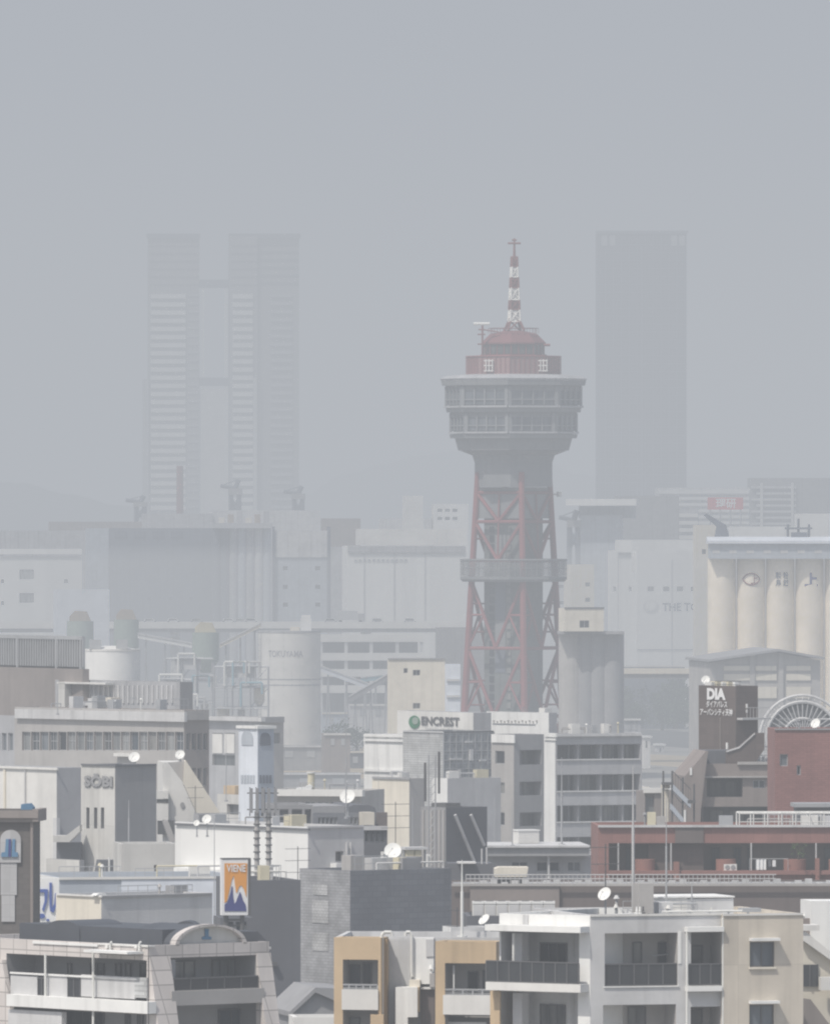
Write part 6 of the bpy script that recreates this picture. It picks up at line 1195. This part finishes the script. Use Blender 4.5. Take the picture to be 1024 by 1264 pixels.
MB().box(gl, .06, 1.5, -.04, .04, z1_-.06, z1_).box(gl, .06, 1.5, -.03, .03, z0_, z0_+.05).box(gl, 1.4, 1.5, -.03, .03, z0_+.05, z1_-.06).build('railing', 'metaldark', b)
MB().box(f, f.u(600, -.6), f.u(616)-.02, -.02, 1.2, z0_-.36, z0_).build('balcony_slab', 'offwhite', b)
MB().box(f, f.u(597, -.6), f.u(618), -.1, 1.5, 0, z0_-.37).build('ochre_pier', 'ochre', b)
# ochre canopy of the neighbour side
# rooftop things
dish(745.5, 1103.5, 484, 9, rz2, 'white dish on the condominium roof left part', az=-35, el=30)
f = FP(809, 486, 16); t = thing('roof_box', 'low two-tone rooftop box on the condominium', 'roof box', f.pt(0, 0, rz2), 16); xm = f.u(848)
MB().box(f, 0, xm, 0, 3, rz2, f.z(820, 1109)).build('box', 'offwhite', t); MB().box(f, xm+.003, f.u(905), .01, 2.99, rz2, f.z(870, 1109.5)).build('box', 'lightgrey', t); MB().box(f, -.04, f.u(905)+.04, -.05, 3.05, f.z(820, 1109)+.004, f.z(820, 1109)+.07).build('lid', 'white', t); MB().tube(f.pt(f.u(876), -.2, rz2), f.pt(f.u(876), -.2, rz2+.45), .05, 8).build('pipe', 'pipe_white', t)
f = FP(789, 483, 16); t = thing('roof_machine', 'tall grey machine cabinet with insulators on the condominium roof', 'machinery', f.pt(0, 0, rz2), 16); r = f.rect(790, 808, 1091, 1118); MB().box(f, r[0], r[1], .2, 1.1, rz2+.3, r[3]).build('cabinet', 'warmgrey', t); mb = MB(); mb.tube(f.pt(r[0]+.1, .6, rz2), f.pt(r[0]+.1, .6, rz2+.3), .06, 6).tube(f.pt(r[1]-.1, .6, rz2), f.pt(r[1]-.1, .6, rz2+.3), .06, 6); mb.build('leg', 'metaldark', t)
for x in (785, 789, 793): 
    mb = MB(); p = f.pt(f.u(x), -.15+.1*(x % 2), rz2)
    for k in range(5): mb.tube(p+Vector((0, 0, .1*k)), p+Vector((0, 0, .1*k+.07)), .1 if k % 2 else .05, 8)
    mb.tube(p+Vector((0, 0, .46)), p+Vector((0, 0, .62)), .04, 6); mb.build('insulator', 'white' if x < 793 else 'metaldark', t)
f = FP(830, 482, 16); t = thing('roof_pipe', 'long white pipe lying along the condominium roof edge', 'pipe', f.pt(0, 0, rz2), 16); z = rz2+.42; MB().tube(f.pt(-.4, .3, z), f.pt(f.u(940), .3, z), .05, 8).build('pipe', 'pipe_white', t); mb = MB()
for k in range(5): mb.box(f, k*.9-.04, k*.9+.04, .25, .35, rz2, z-.05)
mb.box(f, f.u(918), f.u(941), .2, .9, z-.06, z+.12); mb.build('support', 'metal', t)
for i, (x, y) in enumerate(((760, 1118), (824.5, 1119))): p = W(x, y, 484); t = thing('roof_vent', ['small mushroom vent right of the rooftop dish on the condominium', 'small mushroom vent left of the two-tone rooftop box'][i], 'vent', (p.x, p.y, rz2)); MB().tube((p.x, p.y, rz2), (p.x, p.y, p.z-.1), .06, 8).build('pipe', 'metal', t); MB().tube((p.x, p.y, p.z-.1), (p.x, p.y, p.z+.06), .12, 10, .05).build('cap', 'offwhite', t)
rod(781, 945, 484.5, rz2, 'tallest pale pole on the condominium roof, in front of the red terrace', r=.055, m='pipegrey'); rod(822, 985, 485, rz2, 'thin pole on the condominium roof left of the two-tone box', r=.035); rod(853.5, 1090, 486, rz2, 'short post behind the two-tone rooftop box', r=.04); yagi(747, 1042, 487, rz2, 'antenna mast behind the condominium rooftop dish', 1.2, 2)
# right annex with slanted stair wall
b, fr = bld('stair_annex', 'beige annex with a slanting stair wall at the right edge beside the condominium', 'annex', 991, 492, 10)
f = FP(985, 494, 10); r = f.rect(985, 1060, 1134, 1600); m = Mass(b, f, 985, 1060, 1134, depth=6, mat='brown_light', par=.2); m.build(); az_ = m.zt
f2 = FP(985, 491, 10); MB().prism(f2, pxpoly(f2, [(985, 1155), (992, 1150), (1040, 1190), (1040, 1400), (985, 1400)]), .3, 2.5).build('slanted_wall', 'cream', b); MB().prism(f2, pxpoly(f2, [(986, 1158), (986, 1150), (993, 1150), (1045, 1192), (1045, 1200)]), -.1, .29).build('stringer', 'offwhite', b)
r = f2.rect(986, 1010, 1142, 1149); MB().box(f2, r[0], r[1], -.2, .8, r[2], r[3]).build('canopy', 'offwhite', b); r = f2.rect(988, 1009, 1191, 1218, .3); o = MB().box(f2, r[0], r[1], .2, .28, r[2], r[3]).build('window', 'glass', b); MB().box(f2, (r[0]+r[1])/2-.03, (r[0]+r[1])/2+.03, .15, .198, r[2], r[3]).build('frame', 'metaldark', o)
MB().prism(f2, pxpoly(f2, [(1016, 1400), (1016, 1115), (1060, 1115), (1060, 1400)]), 2.6, 5).build('tower', 'white', b); MB().prism(f2, pxpoly(f2, [(985, 1400), (985, 1232), (1000, 1234), (1050, 1300), (1050, 1400)], -.2), -.2, .0).build('stair_wall', 'taupe', b); r = f2.rect(1010, 1050, 1206, 1222, -.1); MB().box(f2, r[0], r[1], -.6, -.11, r[2], r[3]).build('landing', 'offwhite', b)
t = thing('roof_pipework', 'tangle of white pipes on the annex roof at right edge', 'pipework', f.pt(.6, .8, az_-.2), 10); rr = random.Random(5)
for k in range(6): a = f.pt(.1+k*.22, .5+rr.random(), az_-.2); MB().path([a, a+Vector((0, 0, .15+.1*(k % 3))), a+Vector((.5, .2, .3+.08*k))], .05, 6).build('pipe', 'white', t)
for i, (px, y0, y1) in enumerate(((718, 1125, 1130),)): pass
# ================================================================== more distant clutter: low rooftops in the gaps
